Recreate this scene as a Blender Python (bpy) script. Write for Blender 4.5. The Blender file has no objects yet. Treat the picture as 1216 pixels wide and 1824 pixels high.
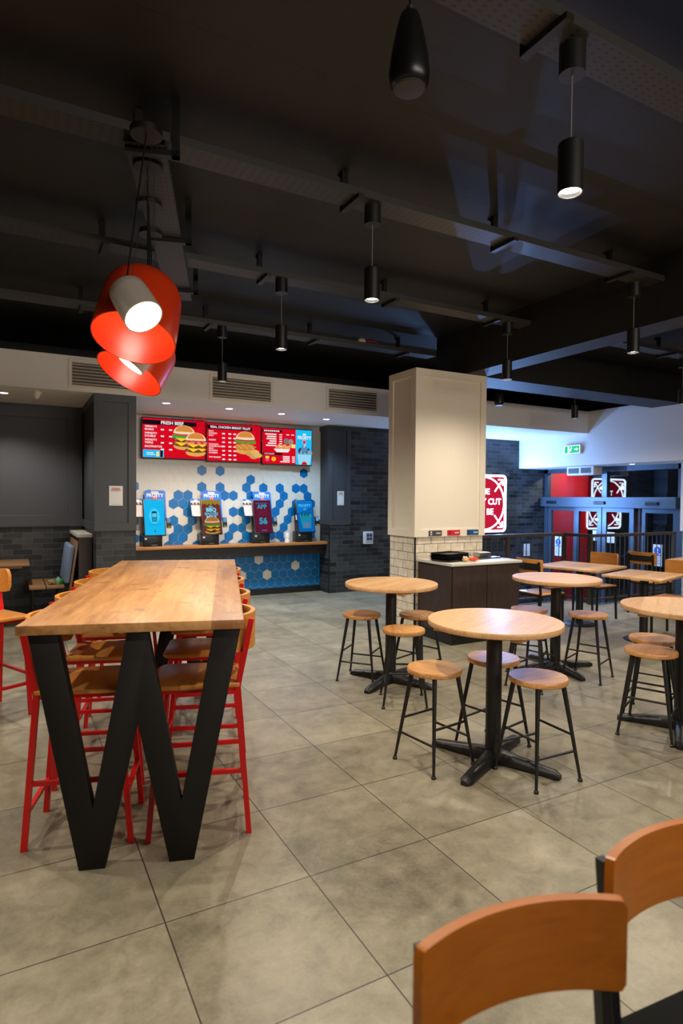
import bpy, bmesh, math, random
from math import sin, cos, pi, radians as RAD
from mathutils import Vector as V, Matrix as Mx
random.seed(7)
SC = bpy.context.scene
COL = SC.collection

# ------------------------------------------------------------------ camera
f_px = 1081.17
YAW, PIT, ROL = -0.4966, -0.0238, 0.0075
fw = V((-sin(YAW) * cos(PIT), cos(YAW) * cos(PIT), sin(PIT)))
rt = V((cos(YAW), sin(YAW), 0))
up = rt.cross(fw)
r2 = rt * cos(ROL) + up * sin(ROL)
u2 = up * cos(ROL) - rt * sin(ROL)
cam = bpy.data.cameras.new('camera')
co = bpy.data.objects.new('camera', cam)
COL.objects.link(co)
M = Mx((r2, u2, -fw)).transposed().to_4x4()
M.translation = V((0, 0, 1.5947))
co.matrix_world = M
cam.sensor_fit = 'VERTICAL'
cam.sensor_height = 36.0
cam.sensor_width = 24.0
cam.lens = f_px / 1824 * 36.0
cam.clip_start = 0.05
cam.dof.use_dof = True
cam.dof.focus_distance = 4.2
cam.dof.aperture_fstop = 2.8
SC.camera = co

# ------------------------------------------------------------------ view, world
SC.view_settings.view_transform = 'Standard'
SC.view_settings.look = 'None'
SC.view_settings.exposure = 0.0
SC.view_settings.gamma = 1.0
SC.view_settings.use_curve_mapping = False
wd = bpy.data.worlds.new('world')
SC.world = wd
wd.use_nodes = True
wd.node_tree.nodes['Background'].inputs[0].default_value = (0.02, 0.03, 0.05, 1)
wd.node_tree.nodes['Background'].inputs[1].default_value = 0.3

WARM = (1.0, 0.90, 0.75)
COOL = (0.70, 0.86, 1.0)
PEND_W = 120.0     # pendant spots
DOWN_W = 125.0      # recessed soffit spots
REDL_W = 28.0      # lamps over the long table
SIGN_W = 85.0      # blue light the sign throws
SIGN_E = 7.0       # neon tubes of the wall sign
CZ = 3.65          # ceiling height


def lamp(kind, loc, power, color, rot=(0, 0, 0), size=0.05, angle=1.9, blend=0.35, parent=None):
    d = bpy.data.lights.new('bulb', kind)
    d.energy = power
    d.color = color
    if kind == 'SPOT':
        d.spot_size = angle
        d.spot_blend = blend
        d.shadow_soft_size = size
    elif kind == 'AREA':
        d.shape = 'RECTANGLE'
        d.size, d.size_y = size
        d.spread = RAD(100)
    else:
        d.shadow_soft_size = size
    o = bpy.data.objects.new('bulb', d)
    COL.objects.link(o)
    o.location = loc
    o.rotation_euler = rot
    if parent:
        o.parent = parent
    return o


# unseen area light added behind the viewer to brighten soffit and pillar fronts
lamp('AREA', (3.4, -3.2, 2.75), 75.0, (1.0, 0.90, 0.80), (RAD(88), 0, 0), (6.0, 0.7))


# ------------------------------------------------------------------ helpers: colour, nodes
def lin(c):
    return tuple(((x / 255.0) / 12.92 if x / 255.0 <= 0.04045 else ((x / 255.0 + 0.055) / 1.055) ** 2.4) for x in c) + (1.0,)


MATS = {}


class NT:
    def __init__(s, name):
        s.m = bpy.data.materials.new(name)
        s.m.use_nodes = True
        s.t = s.m.node_tree
        s.b = s.t.nodes['Principled BSDF']
        s.out = s.t.nodes['Material Output']

    def n(s, typ, **kw):
        nd = s.t.nodes.new(typ)
        for k, v in kw.items():
            setattr(nd, k, v)
        return nd

    def l(s, a, b):
        s.t.links.new(a, b)

    def math(s, op, a, b=None, c=None):
        nd = s.n('ShaderNodeMath', operation=op)
        for i, x in enumerate((a, b, c)):
            if x is None:
                continue
            if isinstance(x, (int, float)):
                nd.inputs[i].default_value = x
            else:
                s.l(x, nd.inputs[i])
        return nd.outputs[0]

    def mix(s, fac, a, b, mode='MIX'):
        nd = s.n('ShaderNodeMix', data_type='RGBA', blend_type=mode)
        for sock, x in ((nd.inputs[0], fac), (nd.inputs[6], a), (nd.inputs[7], b)):
            if isinstance(x, (int, float)):
                sock.default_value = x
            elif isinstance(x, tuple):
                sock.default_value = x
            else:
                s.l(x, sock)
        return nd.outputs[2]

    def ramp(s, fac, stops):
        nd = s.n('ShaderNodeValToRGB')
        e = nd.color_ramp.elements
        e[0].position, e[0].color = stops[0]
        e[1].position, e[1].color = stops[-1]
        for p, c in stops[1:-1]:
            x = e.new(p)
            x.color = c
        s.l(fac, nd.inputs[0])
        return nd.outputs[0]

    def coord(s, scale=(1, 1, 1), loc=(0, 0, 0), rot=(0, 0, 0), kind='Object'):
        tc = s.n('ShaderNodeTexCoord')
        mp = s.n('ShaderNodeMapping')
        mp.inputs['Scale'].default_value = scale
        mp.inputs['Location'].default_value = loc
        mp.inputs['Rotation'].default_value = rot
        s.l(tc.outputs[kind], mp.inputs[0])
        return mp.outputs[0]

    def noise(s, vec, scale, detail=4, rough=0.55, dist=0.0):
        nd = s.n('ShaderNodeTexNoise')
        s.l(vec, nd.inputs['Vector'])
        nd.inputs['Scale'].default_value = scale
        nd.inputs['Detail'].default_value = detail
        nd.inputs['Roughness'].default_value = rough
        nd.inputs['Distortion'].default_value = dist
        return nd.outputs[0]

    def bump(s, h, strength=0.2, dist=0.002):
        nd = s.n('ShaderNodeBump')
        nd.inputs['Strength'].default_value = strength
        nd.inputs['Distance'].default_value = dist
        s.l(h, nd.inputs['Height'])
        s.l(nd.outputs[0], s.b.inputs['Normal'])


def plain(name, rgb, rough=0.5, metal=0.0, spec=0.5, noise=0.06, nscale=30, bump=0.0):
    if name in MATS:
        return MATS[name]
    t = NT(name)
    c = lin(rgb)
    v = t.noise(t.coord(), nscale, 3)
    a = tuple(min(1, x * (1 + noise)) for x in c[:3]) + (1,)
    b = tuple(x * (1 - noise) for x in c[:3]) + (1,)
    t.l(t.mix(v, b, a), t.b.inputs['Base Color'])
    t.b.inputs['Roughness'].default_value = rough
    t.b.inputs['Metallic'].default_value = metal
    t.b.inputs['Specular IOR Level'].default_value = spec
    if bump:
        t.bump(v, bump, 0.003)
    MATS[name] = t.m
    return t.m


def glow(name, rgb, strength=1.0, linear=False):
    if name in MATS:
        return MATS[name]
    t = NT(name)
    c = rgb + (1,) if linear else lin(rgb)
    t.t.nodes.remove(t.b)
    e = t.n('ShaderNodeEmission')
    e.inputs[0].default_value = c
    e.inputs[1].default_value = strength
    t.l(e.outputs[0], t.out.inputs[0])
    MATS[name] = t.m
    return t.m


def paint_emit(rgb, k=1.0):
    return glow('screen_%02x%02x%02x_%d' % (rgb[0], rgb[1], rgb[2], int(k * 100)), rgb, k)


def wood(name, dark, light, stave=0.0, grain=9.0, rough=0.38, axis='x', knots=0.0, coat=0.15):
    t = NT(name)
    sc = {'x': (1.2, 11, 11), 'y': (11, 1.2, 11), 'z': (11, 11, 1.2)}[axis]
    tc = t.n('ShaderNodeTexCoord')
    oi = t.n('ShaderNodeObjectInfo')
    off = t.n('ShaderNodeVectorMath', operation='SCALE')
    off.inputs[0].default_value = (7.3, 3.1, 5.7)
    t.l(oi.outputs['Random'], off.inputs['Scale'])
    add = t.n('ShaderNodeVectorMath', operation='ADD')
    t.l(tc.outputs['Object'], add.inputs[0])
    base = tc.outputs['Object']
    if stave:
        sp = t.n('ShaderNodeSeparateXYZ')
        t.l(base, sp.inputs[0])
        k = t.math('FLOOR', t.math('DIVIDE', sp.outputs['y' == axis and 'X' or 'Y'], stave))
        wn = t.n('ShaderNodeTexWhiteNoise', noise_dimensions='2D')
        cb = t.n('ShaderNodeCombineXYZ')
        t.l(k, cb.inputs[0])
        t.l(oi.outputs['Random'], cb.inputs[1])
        t.l(cb.outputs[0], wn.inputs['Vector'])
        t.l(wn.outputs['Color'], add.inputs[1])
    else:
        t.l(off.outputs[0], add.inputs[1])
    mp = t.n('ShaderNodeMapping')
    mp.inputs['Scale'].default_value = sc
    t.l(add.outputs[0], mp.inputs[0])
    g = t.noise(mp.outputs[0], grain, 5, 0.6, 0.8)
    g2 = t.noise(mp.outputs[0], grain * 0.22, 3, 0.5, 1.5)
    fac = t.math('ADD', t.math('MULTIPLY', g, 0.55), t.math('MULTIPLY', g2, 0.45))
    if stave:
        fac = t.math('ADD', fac, t.math('MULTIPLY', t.math('SUBTRACT', wn.outputs['Value'], 0.5), 0.22))
    mid = tuple((a + b) / 2 for a, b in zip(lin(dark), lin(light)))
    c = t.ramp(fac, [(0.30, lin(dark)), (0.5, mid), (0.72, lin(light))])
    if knots:
        vo = t.n('ShaderNodeTexVoronoi')
        mp2 = t.n('ShaderNodeMapping')
        mp2.inputs['Scale'].default_value = (2.2, 4.2, 3)
        nz = t.n('ShaderNodeTexNoise')
        nz.inputs['Scale'].default_value = 6
        t.l(add.outputs[0], nz.inputs[0])
        va = t.n('ShaderNodeVectorMath', operation='ADD')
        sca = t.n('ShaderNodeVectorMath', operation='SCALE')
        sca.inputs['Scale'].default_value = 0.25
        t.l(nz.outputs['Color'], sca.inputs[0])
        t.l(add.outputs[0], va.inputs[0])
        t.l(sca.outputs[0], va.inputs[1])
        t.l(va.outputs[0], mp2.inputs[0])
        t.l(mp2.outputs[0], vo.inputs['Vector'])
        vo.inputs['Scale'].default_value = 1.5
        kf = t.ramp(vo.outputs['Distance'], [(0.04, (1, 1, 1, 1)), (0.22, (0, 0, 0, 1))])
        dk = tuple(x * 0.42 for x in lin(dark)[:3]) + (1,)
        c = t.mix(t.math('MULTIPLY', kf, knots), c, dk)
    t.l(c, t.b.inputs['Base Color'])
    t.b.inputs['Roughness'].default_value = rough
    t.b.inputs['Coat Weight'].default_value = coat
    t.b.inputs['Coat Roughness'].default_value = 0.25
    t.bump(g, 0.06, 0.001)
    MATS[name] = t.m
    return t.m


def bricks(name, c1, c2, mortar, w, h, m, plane='xz', off=0.5, rough=0.55, rough_m=0.8, shift=(0, 0, 0), gloss_var=True, bump=0.5):
    t = NT(name)
    tc = t.n('ShaderNodeTexCoord')
    sp = t.n('ShaderNodeSeparateXYZ')
    t.l(tc.outputs['Object'], sp.inputs[0])
    cb = t.n('ShaderNodeCombineXYZ')
    a, b = plane
    t.l(t.math('ADD', sp.outputs[a.upper()], shift[0]), cb.inputs[0])
    t.l(t.math('ADD', sp.outputs[b.upper()], shift[1]), cb.inputs[1])
    br = t.n('ShaderNodeTexBrick')
    br.offset = off
    br.inputs['Scale'].default_value = 1.0
    br.inputs['Brick Width'].default_value = w
    br.inputs['Row Height'].default_value = h
    br.inputs['Mortar Size'].default_value = m
    br.inputs['Mortar Smooth'].default_value = 0.15
    br.inputs['Bias'].default_value = 0.0
    br.inputs['Color1'].default_value = lin(c1)
    br.inputs['Color2'].default_value = lin(c2)
    br.inputs['Mortar'].default_value = lin(mortar)
    t.l(cb.outputs[0], br.inputs['Vector'])
    nz = t.noise(tc.outputs['Object'], 14, 5, 0.6)
    c = t.mix(0.35, br.outputs['Color'], t.ramp(nz, [(0.3, (0.35, 0.35, 0.35, 1)), (0.7, (1.3, 1.3, 1.3, 1))]), 'MULTIPLY')
    t.l(c, t.b.inputs['Base Color'])
    t.b.inputs['Roughness'].default_value = rough
    h_ = t.math('SUBTRACT', 1.0, br.outputs['Fac'])
    t.bump(t.math('ADD', h_, t.math('MULTIPLY', nz, 0.3)), bump, 0.004)
    MATS[name] = t.m
    return t.m


# ------------------------------------------------------------------ helpers: meshes
class MB:
    def __init__(s):
        s.bm = bmesh.new()

    def _v(s, pts, X=None):
        return [s.bm.verts.new(X @ V(p) if X else V(p)) for p in pts]

    def box(s, c, d, X=None, bev=0.0, mi=0):
        x, y, z = d[0] / 2, d[1] / 2, d[2] / 2
        vs = s._v([(c[0] + i * x, c[1] + j * y, c[2] + k * z) for i in (-1, 1) for j in (-1, 1) for k in (-1, 1)], X)
        fs = [s.bm.faces.new([vs[q] for q in f]) for f in ((0, 1, 3, 2), (4, 6, 7, 5), (0, 4, 5, 1), (2, 3, 7, 6), (0, 2, 6, 4), (1, 5, 7, 3))]
        for f in fs:
            f.material_index = mi
        if bev:
            es = set(e for f in fs for e in f.edges)
            r = bmesh.ops.bevel(s.bm, geom=list(es), offset=bev, segments=2, affect='EDGES', profile=0.5)
            for f in r['faces']:
                f.material_index = mi
        return s

    def b2(s, x0, x1, y0, y1, z0, z1, **k):
        return s.box(((x0 + x1) / 2, (y0 + y1) / 2, (z0 + z1) / 2), (abs(x1 - x0), abs(y1 - y0), abs(z1 - z0)), **k)

    def poly(s, pts, X=None, mi=0):
        f = s.bm.faces.new(s._v(pts, X))
        f.material_index = mi
        return s

    def prism(s, pts, a, b, axis='z', X=None, mi=0):
        """outline extruded from a to b along an axis; concave outlines are fine"""
        def q(p, h):
            return {'z': (p[0], p[1], h), 'y': (p[0], h, p[1]), 'x': (h, p[0], p[1])}[axis]
        lo = s._v([q(p, a) for p in pts], X)
        hi = s._v([q(p, b) for p in pts], X)
        n = len(pts)
        fs = [s.bm.faces.new(lo[::-1]), s.bm.faces.new(hi)]
        for i in range(n):
            fs.append(s.bm.faces.new((lo[i], lo[(i + 1) % n], hi[(i + 1) % n], hi[i])))
        for f in fs:
            f.material_index = mi
        return s

    def tube(s, p0, p1, r0, r1=None, n=12, cap=True, mi=0, sq=False):
        p0, p1 = V(p0), V(p1)
        r1 = r0 if r1 is None else r1
        d = (p1 - p0).normalized()
        a = V((0, 0, 1)) if abs(d.z) < 0.9 else V((1, 0, 0))
        if sq:
            n = 4
        x = d.cross(a).normalized()
        y = d.cross(x)
        ph = pi / 4 if sq else 0
        k = math.sqrt(2) if sq else 1
        A = [s.bm.verts.new(p0 + (x * cos(2 * pi * i / n + ph) + y * sin(2 * pi * i / n + ph)) * r0 * k) for i in range(n)]
        B = [s.bm.verts.new(p1 + (x * cos(2 * pi * i / n + ph) + y * sin(2 * pi * i / n + ph)) * r1 * k) for i in range(n)]
        fs = [s.bm.faces.new((A[i], B[i], B[(i + 1) % n], A[(i + 1) % n])) for i in range(n)]
        if cap:
            fs += [s.bm.faces.new(A), s.bm.faces.new(B[::-1])]
        for f in fs:
            f.material_index = mi
        return s

    def path(s, pts, r, n=10, mi=0):
        pts = [V(p) for p in pts]
        rings = []
        prev = None
        for i, p in enumerate(pts):
            d = ((pts[min(i + 1, len(pts) - 1)] - pts[max(i - 1, 0)])).normalized()
            if prev is None:
                a = V((0, 0, 1)) if abs(d.z) < 0.9 else V((1, 0, 0))
                x = d.cross(a).normalized()
            else:
                x = (prev - d * prev.dot(d)).normalized()
            prev = x
            y = d.cross(x)
            rings.append([s.bm.verts.new(p + (x * cos(2 * pi * k / n) + y * sin(2 * pi * k / n)) * r) for k in range(n)])
        for A, B in zip(rings, rings[1:]):
            for i in range(n):
                f = s.bm.faces.new((A[i], A[(i + 1) % n], B[(i + 1) % n], B[i]))
                f.material_index = mi
        s.bm.faces.new(rings[0][::-1]).material_index = mi
        s.bm.faces.new(rings[-1]).material_index = mi
        return s

    def lathe(s, prof, n=32, X=None, mi=0):
        """closed-up profile [(r,z)...] turned about z"""
        rings = []
        for r, z in prof:
            if r < 1e-6:
                rings.append(s._v([(0, 0, z)], X))
            else:
                rings.append(s._v([(r * cos(2 * pi * i / n), r * sin(2 * pi * i / n), z) for i in range(n)], X))
        for A, B in zip(rings, rings[1:]):
            for i in range(n):
                j = (i + 1) % n
                if len(A) == 1 and len(B) == 1:
                    continue
                if len(A) == 1:
                    f = s.bm.faces.new((A[0], B[j], B[i]))
                elif len(B) == 1:
                    f = s.bm.faces.new((A[i], A[j], B[0]))
                else:
                    f = s.bm.faces.new((A[i], A[j], B[j], B[i]))
                f.material_index = mi
        return s

    def band(s, center, rad, a0, a1, z0, z1, th, n=20, rx=1.0, ry=1.0, lean=0.0, rc=0.0, X=None):
        """curved board: arc in plan, thickness th inwards, rounded top/bottom corners rc"""
        rows = []
        for i in range(n + 1):
            t = i / n
            a = a0 + (a1 - a0) * t
            L = abs(a1 - a0) * rad
            e = min(t, 1 - t) * L
            cut = rc - math.sqrt(max(0, rc * rc - (rc - e) ** 2)) if e < rc else 0
            zz0, zz1 = z0 + cut, z1 - cut
            row = []
            for rr in (rad, rad - th):
                for z in (zz0, zz1):
                    k = rr + lean * (z - z0)
                    row.append(V((center[0] + k * cos(a) * rx, center[1] + k * sin(a) * ry, z)))
            rows.append([s.bm.verts.new(X @ p if X else p) for p in row])
        for A, B in zip(rows, rows[1:]):
            for q in ((0, 1), (1, 3), (3, 2), (2, 0)):
                s.bm.faces.new((A[q[0]], B[q[0]], B[q[1]], A[q[1]]))
        s.bm.faces.new([rows[0][q] for q in (0, 1, 3, 2)])
        s.bm.faces.new([rows[-1][q] for q in (0, 2, 3, 1)])
        return s

    def build(s, name, mat, parent=None, loc=None, rz=0, smooth=35, bev=0.0):
        bmesh.ops.recalc_face_normals(s.bm, faces=s.bm.faces[:])
        if bev:
            bmesh.ops.bevel(s.bm, geom=[e for e in s.bm.edges if len(e.link_faces) == 2 and e.calc_face_angle(0) > 0.7], offset=bev, segments=2, affect='EDGES', profile=0.5)
        me = bpy.data.meshes.new(name)
        s.bm.to_mesh(me)
        s.bm.free()
        for m in (mat if isinstance(mat, (list, tuple)) else [mat]):
            me.materials.append(m)
        if smooth:
            me.shade_smooth()
            me.set_sharp_from_angle(angle=RAD(smooth))
        o = bpy.data.objects.new(name, me)
        COL.objects.link(o)
        if parent:
            o.parent = parent
        if loc is not None:
            o.location = loc
        o.rotation_euler = (0, 0, rz)
        return o


def tag(o, label=None, cat=None, group=None, kind=None):
    if label:
        o['label'] = label
    if cat:
        o['category'] = cat
    if group:
        o['group'] = group
    if kind:
        o['kind'] = kind
    return o


def thing(name, label, cat, loc=(0, 0, 0), rz=0, group=None):
    o = bpy.data.objects.new(name, None)
    o.empty_display_size = 0.1
    COL.objects.link(o)
    o.location = loc
    o.rotation_euler = (0, 0, rz)
    return tag(o, label, cat, group)


def struct(name, mb, mat, label=None, parent=None, **k):
    o = mb.build(name, mat, parent, **k)
    o['kind'] = 'structure'
    if label:
        o['label'] = label
    return o


def kids(o):
    return [c for c in list(bpy.data.objects) if c.parent == o]


def dup(src, loc, rz, label, group=None):
    r = src.copy()
    COL.objects.link(r)
    r.location = loc
    r.rotation_euler = (0, 0, rz)
    r['label'] = label
    if group:
        r['group'] = group

    def rec(a, b):
        for ch in kids(a):
            c = ch.copy()
            COL.objects.link(c)
            c.parent = b
            rec(ch, c)
    rec(src, r)
    return r


def text_mesh(s, size, align='CENTER', bold=0.0):
    cu = bpy.data.curves.new('t', 'FONT')
    cu.body = s
    cu.size = size
    cu.align_x = align
    cu.align_y = 'CENTER'
    cu.offset = bold * size
    cu.resolution_u = 2
    ob = bpy.data.objects.new('t', cu)
    me = bpy.data.meshes.new_from_object(ob)
    bpy.data.objects.remove(ob)
    return me


class Art:
    """flat printed or lit picture on a panel: local x to the right, z up, facing -y; every layer a hair in front of the last"""
    def __init__(s, step=0.0005):
        s.bm = bmesh.new()
        s.mats = []
        s.k = 0
        s.step = step

    def mi(s, m):
        if m not in s.mats:
            s.mats.append(m)
        return s.mats.index(m)

    def poly(s, pts, m):
        s.k += 1
        f = s.bm.faces.new([s.bm.verts.new((p[0], -s.k * s.step, p[1])) for p in pts])
        f.material_index = s.mi(m)
        return s

    def rect(s, x0, x1, z0, z1, m):
        return s.poly([(x0, z0), (x1, z0), (x1, z1), (x0, z1)], m)

    def rrect(s, x0, x1, z0, z1, r, m):
        pts = []
        for cx, cz, a in ((x1 - r, z0 + r, -pi / 2), (x1 - r, z1 - r, 0), (x0 + r, z1 - r, pi / 2), (x0 + r, z0 + r, pi)):
            pts += [(cx + r * cos(a + i * pi / 8), cz + r * sin(a + i * pi / 8)) for i in range(5)]
        return s.poly(pts, m)

    def ell(s, cx, cz, rx, rz, m, a0=0, a1=2 * pi, n=28):
        full = abs(a1 - a0) > 6.2
        return s.poly([(cx + rx * cos(a0 + (a1 - a0) * i / n), cz + rz * sin(a0 + (a1 - a0) * i / n)) for i in range(n if full else n + 1)], m)

    def stroke(s, p, q, w, m):
        d = V((q[0] - p[0], q[1] - p[1])).normalized()
        n = V((-d.y, d.x)) * w / 2
        return s.poly([(p[0] + n.x, p[1] + n.y), (p[0] - n.x, p[1] - n.y), (q[0] - n.x, q[1] - n.y), (q[0] + n.x, q[1] + n.y)], m)

    def ring(s, cx, cz, r, w, m, a0=0, a1=2 * pi, n=40):
        s.k += 1
        i0 = s.mi(m)
        P = [[s.bm.verts.new((cx + rr * cos(a0 + (a1 - a0) * i / n), -s.k * s.step, cz + rr * sin(a0 + (a1 - a0) * i / n))) for rr in (r - w / 2, r + w / 2)] for i in range(n + 1)]
        for A, B in zip(P, P[1:]):
            s.bm.faces.new((A[0], A[1], B[1], B[0])).material_index = i0
        return s

    def text(s, body, x, z, size, m, align='LEFT', bold=0.012, sx=1.0):
        s.k += 1
        me = text_mesh(body, size, align, bold)
        i0 = s.mi(m)
        vs = [s.bm.verts.new((x + v.co.x * sx, -s.k * s.step, z + v.co.y)) for v in me.vertices]
        for p in me.polygons:
            try:
                s.bm.faces.new([vs[i] for i in p.vertices]).material_index = i0
            except ValueError:
                pass
        bpy.data.meshes.remove(me)
        return s

    def build(s, name, parent=None, loc=(0, 0, 0), rot=(0, 0, 0)):
        me = bpy.data.meshes.new(name)
        s.bm.to_mesh(me)
        s.bm.free()
        for m in s.mats:
            me.materials.append(m)
        o = bpy.data.objects.new(name, me)
        COL.objects.link(o)
        o.parent = parent
        o.location = loc
        o.rotation_euler = rot
        return o


# ------------------------------------------------------------------ materials
def mat_floor():
    t = NT('floor_tiles')
    tc = t.n('ShaderNodeTexCoord')
    mp = t.n('ShaderNodeMapping')
    mp.inputs['Location'].default_value = (-0.4939, -2.2717, 0)
    t.l(tc.outputs['Object'], mp.inputs[0])
    br = t.n('ShaderNodeTexBrick')
    br.offset = 0.0
    for k, v in (('Scale', 1.0), ('Brick Width', 0.6), ('Row Height', 0.6), ('Mortar Size', 0.003), ('Mortar Smooth', 0.3), ('Bias', 0.0)):
        br.inputs[k].default_value = v
    br.inputs['Color1'].default_value = (0.0, 0, 0, 1)
    br.inputs['Color2'].default_value = (1, 1, 1, 1)
    br.inputs['Mortar'].default_value = (0.5, 0.5, 0.5, 1)
    t.l(mp.outputs[0], br.inputs[0])
    n1 = t.noise(tc.outputs['Object'], 1.7, 6, 0.62, 0.4)
    n2 = t.noise(tc.outputs['Object'], 9.0, 8, 0.7, 0.3)
    n3 = t.noise(tc.outputs['Object'], 60.0, 4, 0.7)
    f = t.math('ADD', t.math('MULTIPLY', n1, 0.45), t.math('ADD', t.math('MULTIPLY', n2, 0.4), t.math('MULTIPLY', n3, 0.15)))
    f = t.math('ADD', f, t.math('MULTIPLY', t.math('SUBTRACT', br.outputs['Color'], 0.5), 0.10))
    c = t.ramp(f, [(0.30, lin((82, 76, 62))), (0.5, lin((133, 125, 105))), (0.70, lin((166, 157, 136)))])
    c = t.mix(br.outputs['Fac'], c, lin((46, 41, 35)))
    t.l(c, t.b.inputs['Base Color'])
    r = t.math('ADD', 0.27, t.math('MULTIPLY', n2, 0.22))
    t.l(r, t.b.inputs['Roughness'])
    t.b.inputs['Specular IOR Level'].default_value = 0.45
    t.bump(t.math('ADD', t.math('MULTIPLY', br.outputs['Fac'], -1.0), t.math('MULTIPLY', n2, 0.12)), 0.25, 0.003)
    return t.m


def mat_ceiling():
    t = NT('ceiling_black_paint')
    c = t.coord()
    n1 = t.noise(c, 1.3, 6, 0.65, 0.5)
    n2 = t.noise(c, 22, 5, 0.7)
    tc = t.n('ShaderNodeTexCoord')
    sp = t.n('ShaderNodeSeparateXYZ')
    t.l(tc.outputs['Object'], sp.inputs[0])
    # rough joints between the concrete planks, running along x
    yy = t.math('ADD', sp.outputs['Y'], t.math('MULTIPLY', n2, 0.02))
    fr = t.math('FRACT', t.math('DIVIDE', yy, 0.6))
    j = t.math('LESS_THAN', t.math('ABSOLUTE', t.math('SUBTRACT', fr, 0.5)), t.math('MULTIPLY', t.math('SUBTRACT', n2, 0.32), 0.055))
    base = t.mix(n1, lin((18, 17, 16)), lin((30, 28, 26)))
    col = t.mix(j, base, lin((10, 9, 8)))
    t.l(col, t.b.inputs['Base Color'])
    t.b.inputs['Roughness'].default_value = 0.6
    t.bump(t.math('ADD', n2, t.math('MULTIPLY', j, -2.0)), 0.3, 0.006)
    return t.m


def mat_perf(name, rgb, ax='x'):
    """painted steel with rows of punched slots"""
    t = NT(name)
    tc = t.n('ShaderNodeTexCoord')
    sp = t.n('ShaderNodeSeparateXYZ')
    t.l(tc.outputs['Object'], sp.inputs[0])
    a, b = (sp.outputs['X'], sp.outputs['Y']) if ax == 'x' else (sp.outputs['Y'], sp.outputs['X'])
    u = t.math('ABSOLUTE', t.math('SUBTRACT', t.math('FRACT', t.math('DIVIDE', a, 0.05)), 0.5))
    v = t.math('ABSOLUTE', t.math('SUBTRACT', t.math('FRACT', t.math('DIVIDE', b, 0.028)), 0.5))
    h = t.math('MULTIPLY', t.math('LESS_THAN', u, 0.2), t.math('LESS_THAN', v, 0.17))
    c = t.mix(h, lin(rgb), lin((8, 8, 8)))
    t.l(c, t.b.inputs['Base Color'])
    t.b.inputs['Roughness'].default_value = 0.45
    return t.m


FLOOR = mat_floor()
CEIL = mat_ceiling()
TRAY_X = mat_perf('tray_steel', (48, 46, 44))
TRAY_Y = mat_perf('tray_steel_long', (50, 48, 46), 'y')
WHITE = plain('cream_wall_paint', (222, 212, 196), 0.55, noise=0.03, nscale=60)
CREAM = plain('cream_panel_paint', (226, 215, 196), 0.5, noise=0.03, nscale=60)
SOFF = plain('white_soffit_paint', (226, 222, 216), 0.6, noise=0.02)
SLATE = plain('slate_panel_paint', (64, 65, 70), 0.5, noise=0.05, nscale=80)
BRICK = bricks('charcoal_brick', (12, 14, 16), (62, 65, 68), (78, 78, 76), 0.232, 0.0735, 0.0035, 'xz')
BRICK_Y = bricks('charcoal_brick_side', (12, 14, 16), (62, 65, 68), (78, 78, 76), 0.232, 0.0735, 0.0035, 'yz')
TILE = bricks('white_wall_tile', (216, 203, 182), (226, 214, 194), (34, 30, 28), 0.2, 0.1, 0.0028, 'xz', 0.5, rough=0.22, bump=0.3, shift=(0.05, 0.045))
TILE_Y = bricks('white_wall_tile_side', (216, 203, 182), (226, 214, 194), (34, 30, 28), 0.2, 0.1, 0.0028, 'yz', 0.5, rough=0.22, bump=0.3, shift=(0.05, 0.045))
HEXB = plain('blue_hex_glaze', (6, 106, 168), 0.28, noise=0.10, nscale=6)
HEXW = plain('white_hex_glaze', (216, 208, 196), 0.30, noise=0.04, nscale=6)
GROUT = plain('white_grout', (214, 212, 206), 0.8)
BLACK = plain('black_powder_coat', (22, 21, 21), 0.42, noise=0.1)
BLACKT = plain('black_table_leg', (18, 16, 15), 0.62, spec=0.3, noise=0.12, nscale=50)
PLASTIC = plain('black_plastic', (16, 16, 18), 0.35)
GREYB = plain('grey_card', (70, 62, 62), 0.5)
RED = plain('red_powder_coat', (204, 14, 18), 0.35, noise=0.05)
REDSH = plain('red_lamp_enamel', (214, 58, 18), 0.3, noise=0.03)
CHALK = plain('warm_grey_enamel', (196, 186, 172), 0.45, noise=0.04)
STEEL = plain('steel', (170, 168, 165), 0.3, 1.0)
DGREY = plain('dark_frame_metal', (44, 46, 50), 0.4, 0.3)
OAK = wood('oak_table', (138, 90, 46), (194, 144, 88), grain=2.6, axis='y', knots=0.75, rough=0.44, stave=0.31, coat=0.05)
OAKR = wood('oak_round_top', (178, 130, 82), (216, 172, 122), stave=0.085, grain=8, axis='x', rough=0.36)
OAKS = wood('oak_stool_seat', (166, 108, 54), (214, 158, 94), stave=0.075, grain=8, axis='x', rough=0.33)
PLY = wood('honey_plywood', (176, 108, 40), (208, 142, 66), grain=6, axis='x', rough=0.36)
PLYD = wood('amber_plywood', (164, 88, 12), (192, 110, 22), grain=5, axis='x', rough=0.38)
SHELF = wood('oak_shelf', (166, 104, 50), (208, 148, 86), stave=0.2, grain=8, axis='x', rough=0.33)
WENGE = wood('dark_brown_laminate', (42, 30, 26), (66, 50, 44), grain=9, axis='z', rough=0.5, coat=0.0)
STONE = plain('pale_grey_worktop', (206, 200, 188), 0.35, noise=0.05)
BLUEFAB = plain('blue_grey_fabric', (112, 132, 160), 0.9, noise=0.12, nscale=200)
PAPERW = plain('white_card', (228, 226, 224), 0.6, noise=0.02)
BLUEP = plain('blue_print', (20, 88, 190), 0.5, noise=0.02)
DEEPB = plain('deep_blue_print', (18, 78, 128), 0.5, noise=0.02)
REDP = plain('red_print', (200, 24, 44), 0.5, noise=0.02)
BLKP = plain('black_print', (24, 22, 24), 0.5)
LAMPON = glow('lamp_glow', (1.0, 0.93, 0.80), 14.0, True)
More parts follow.
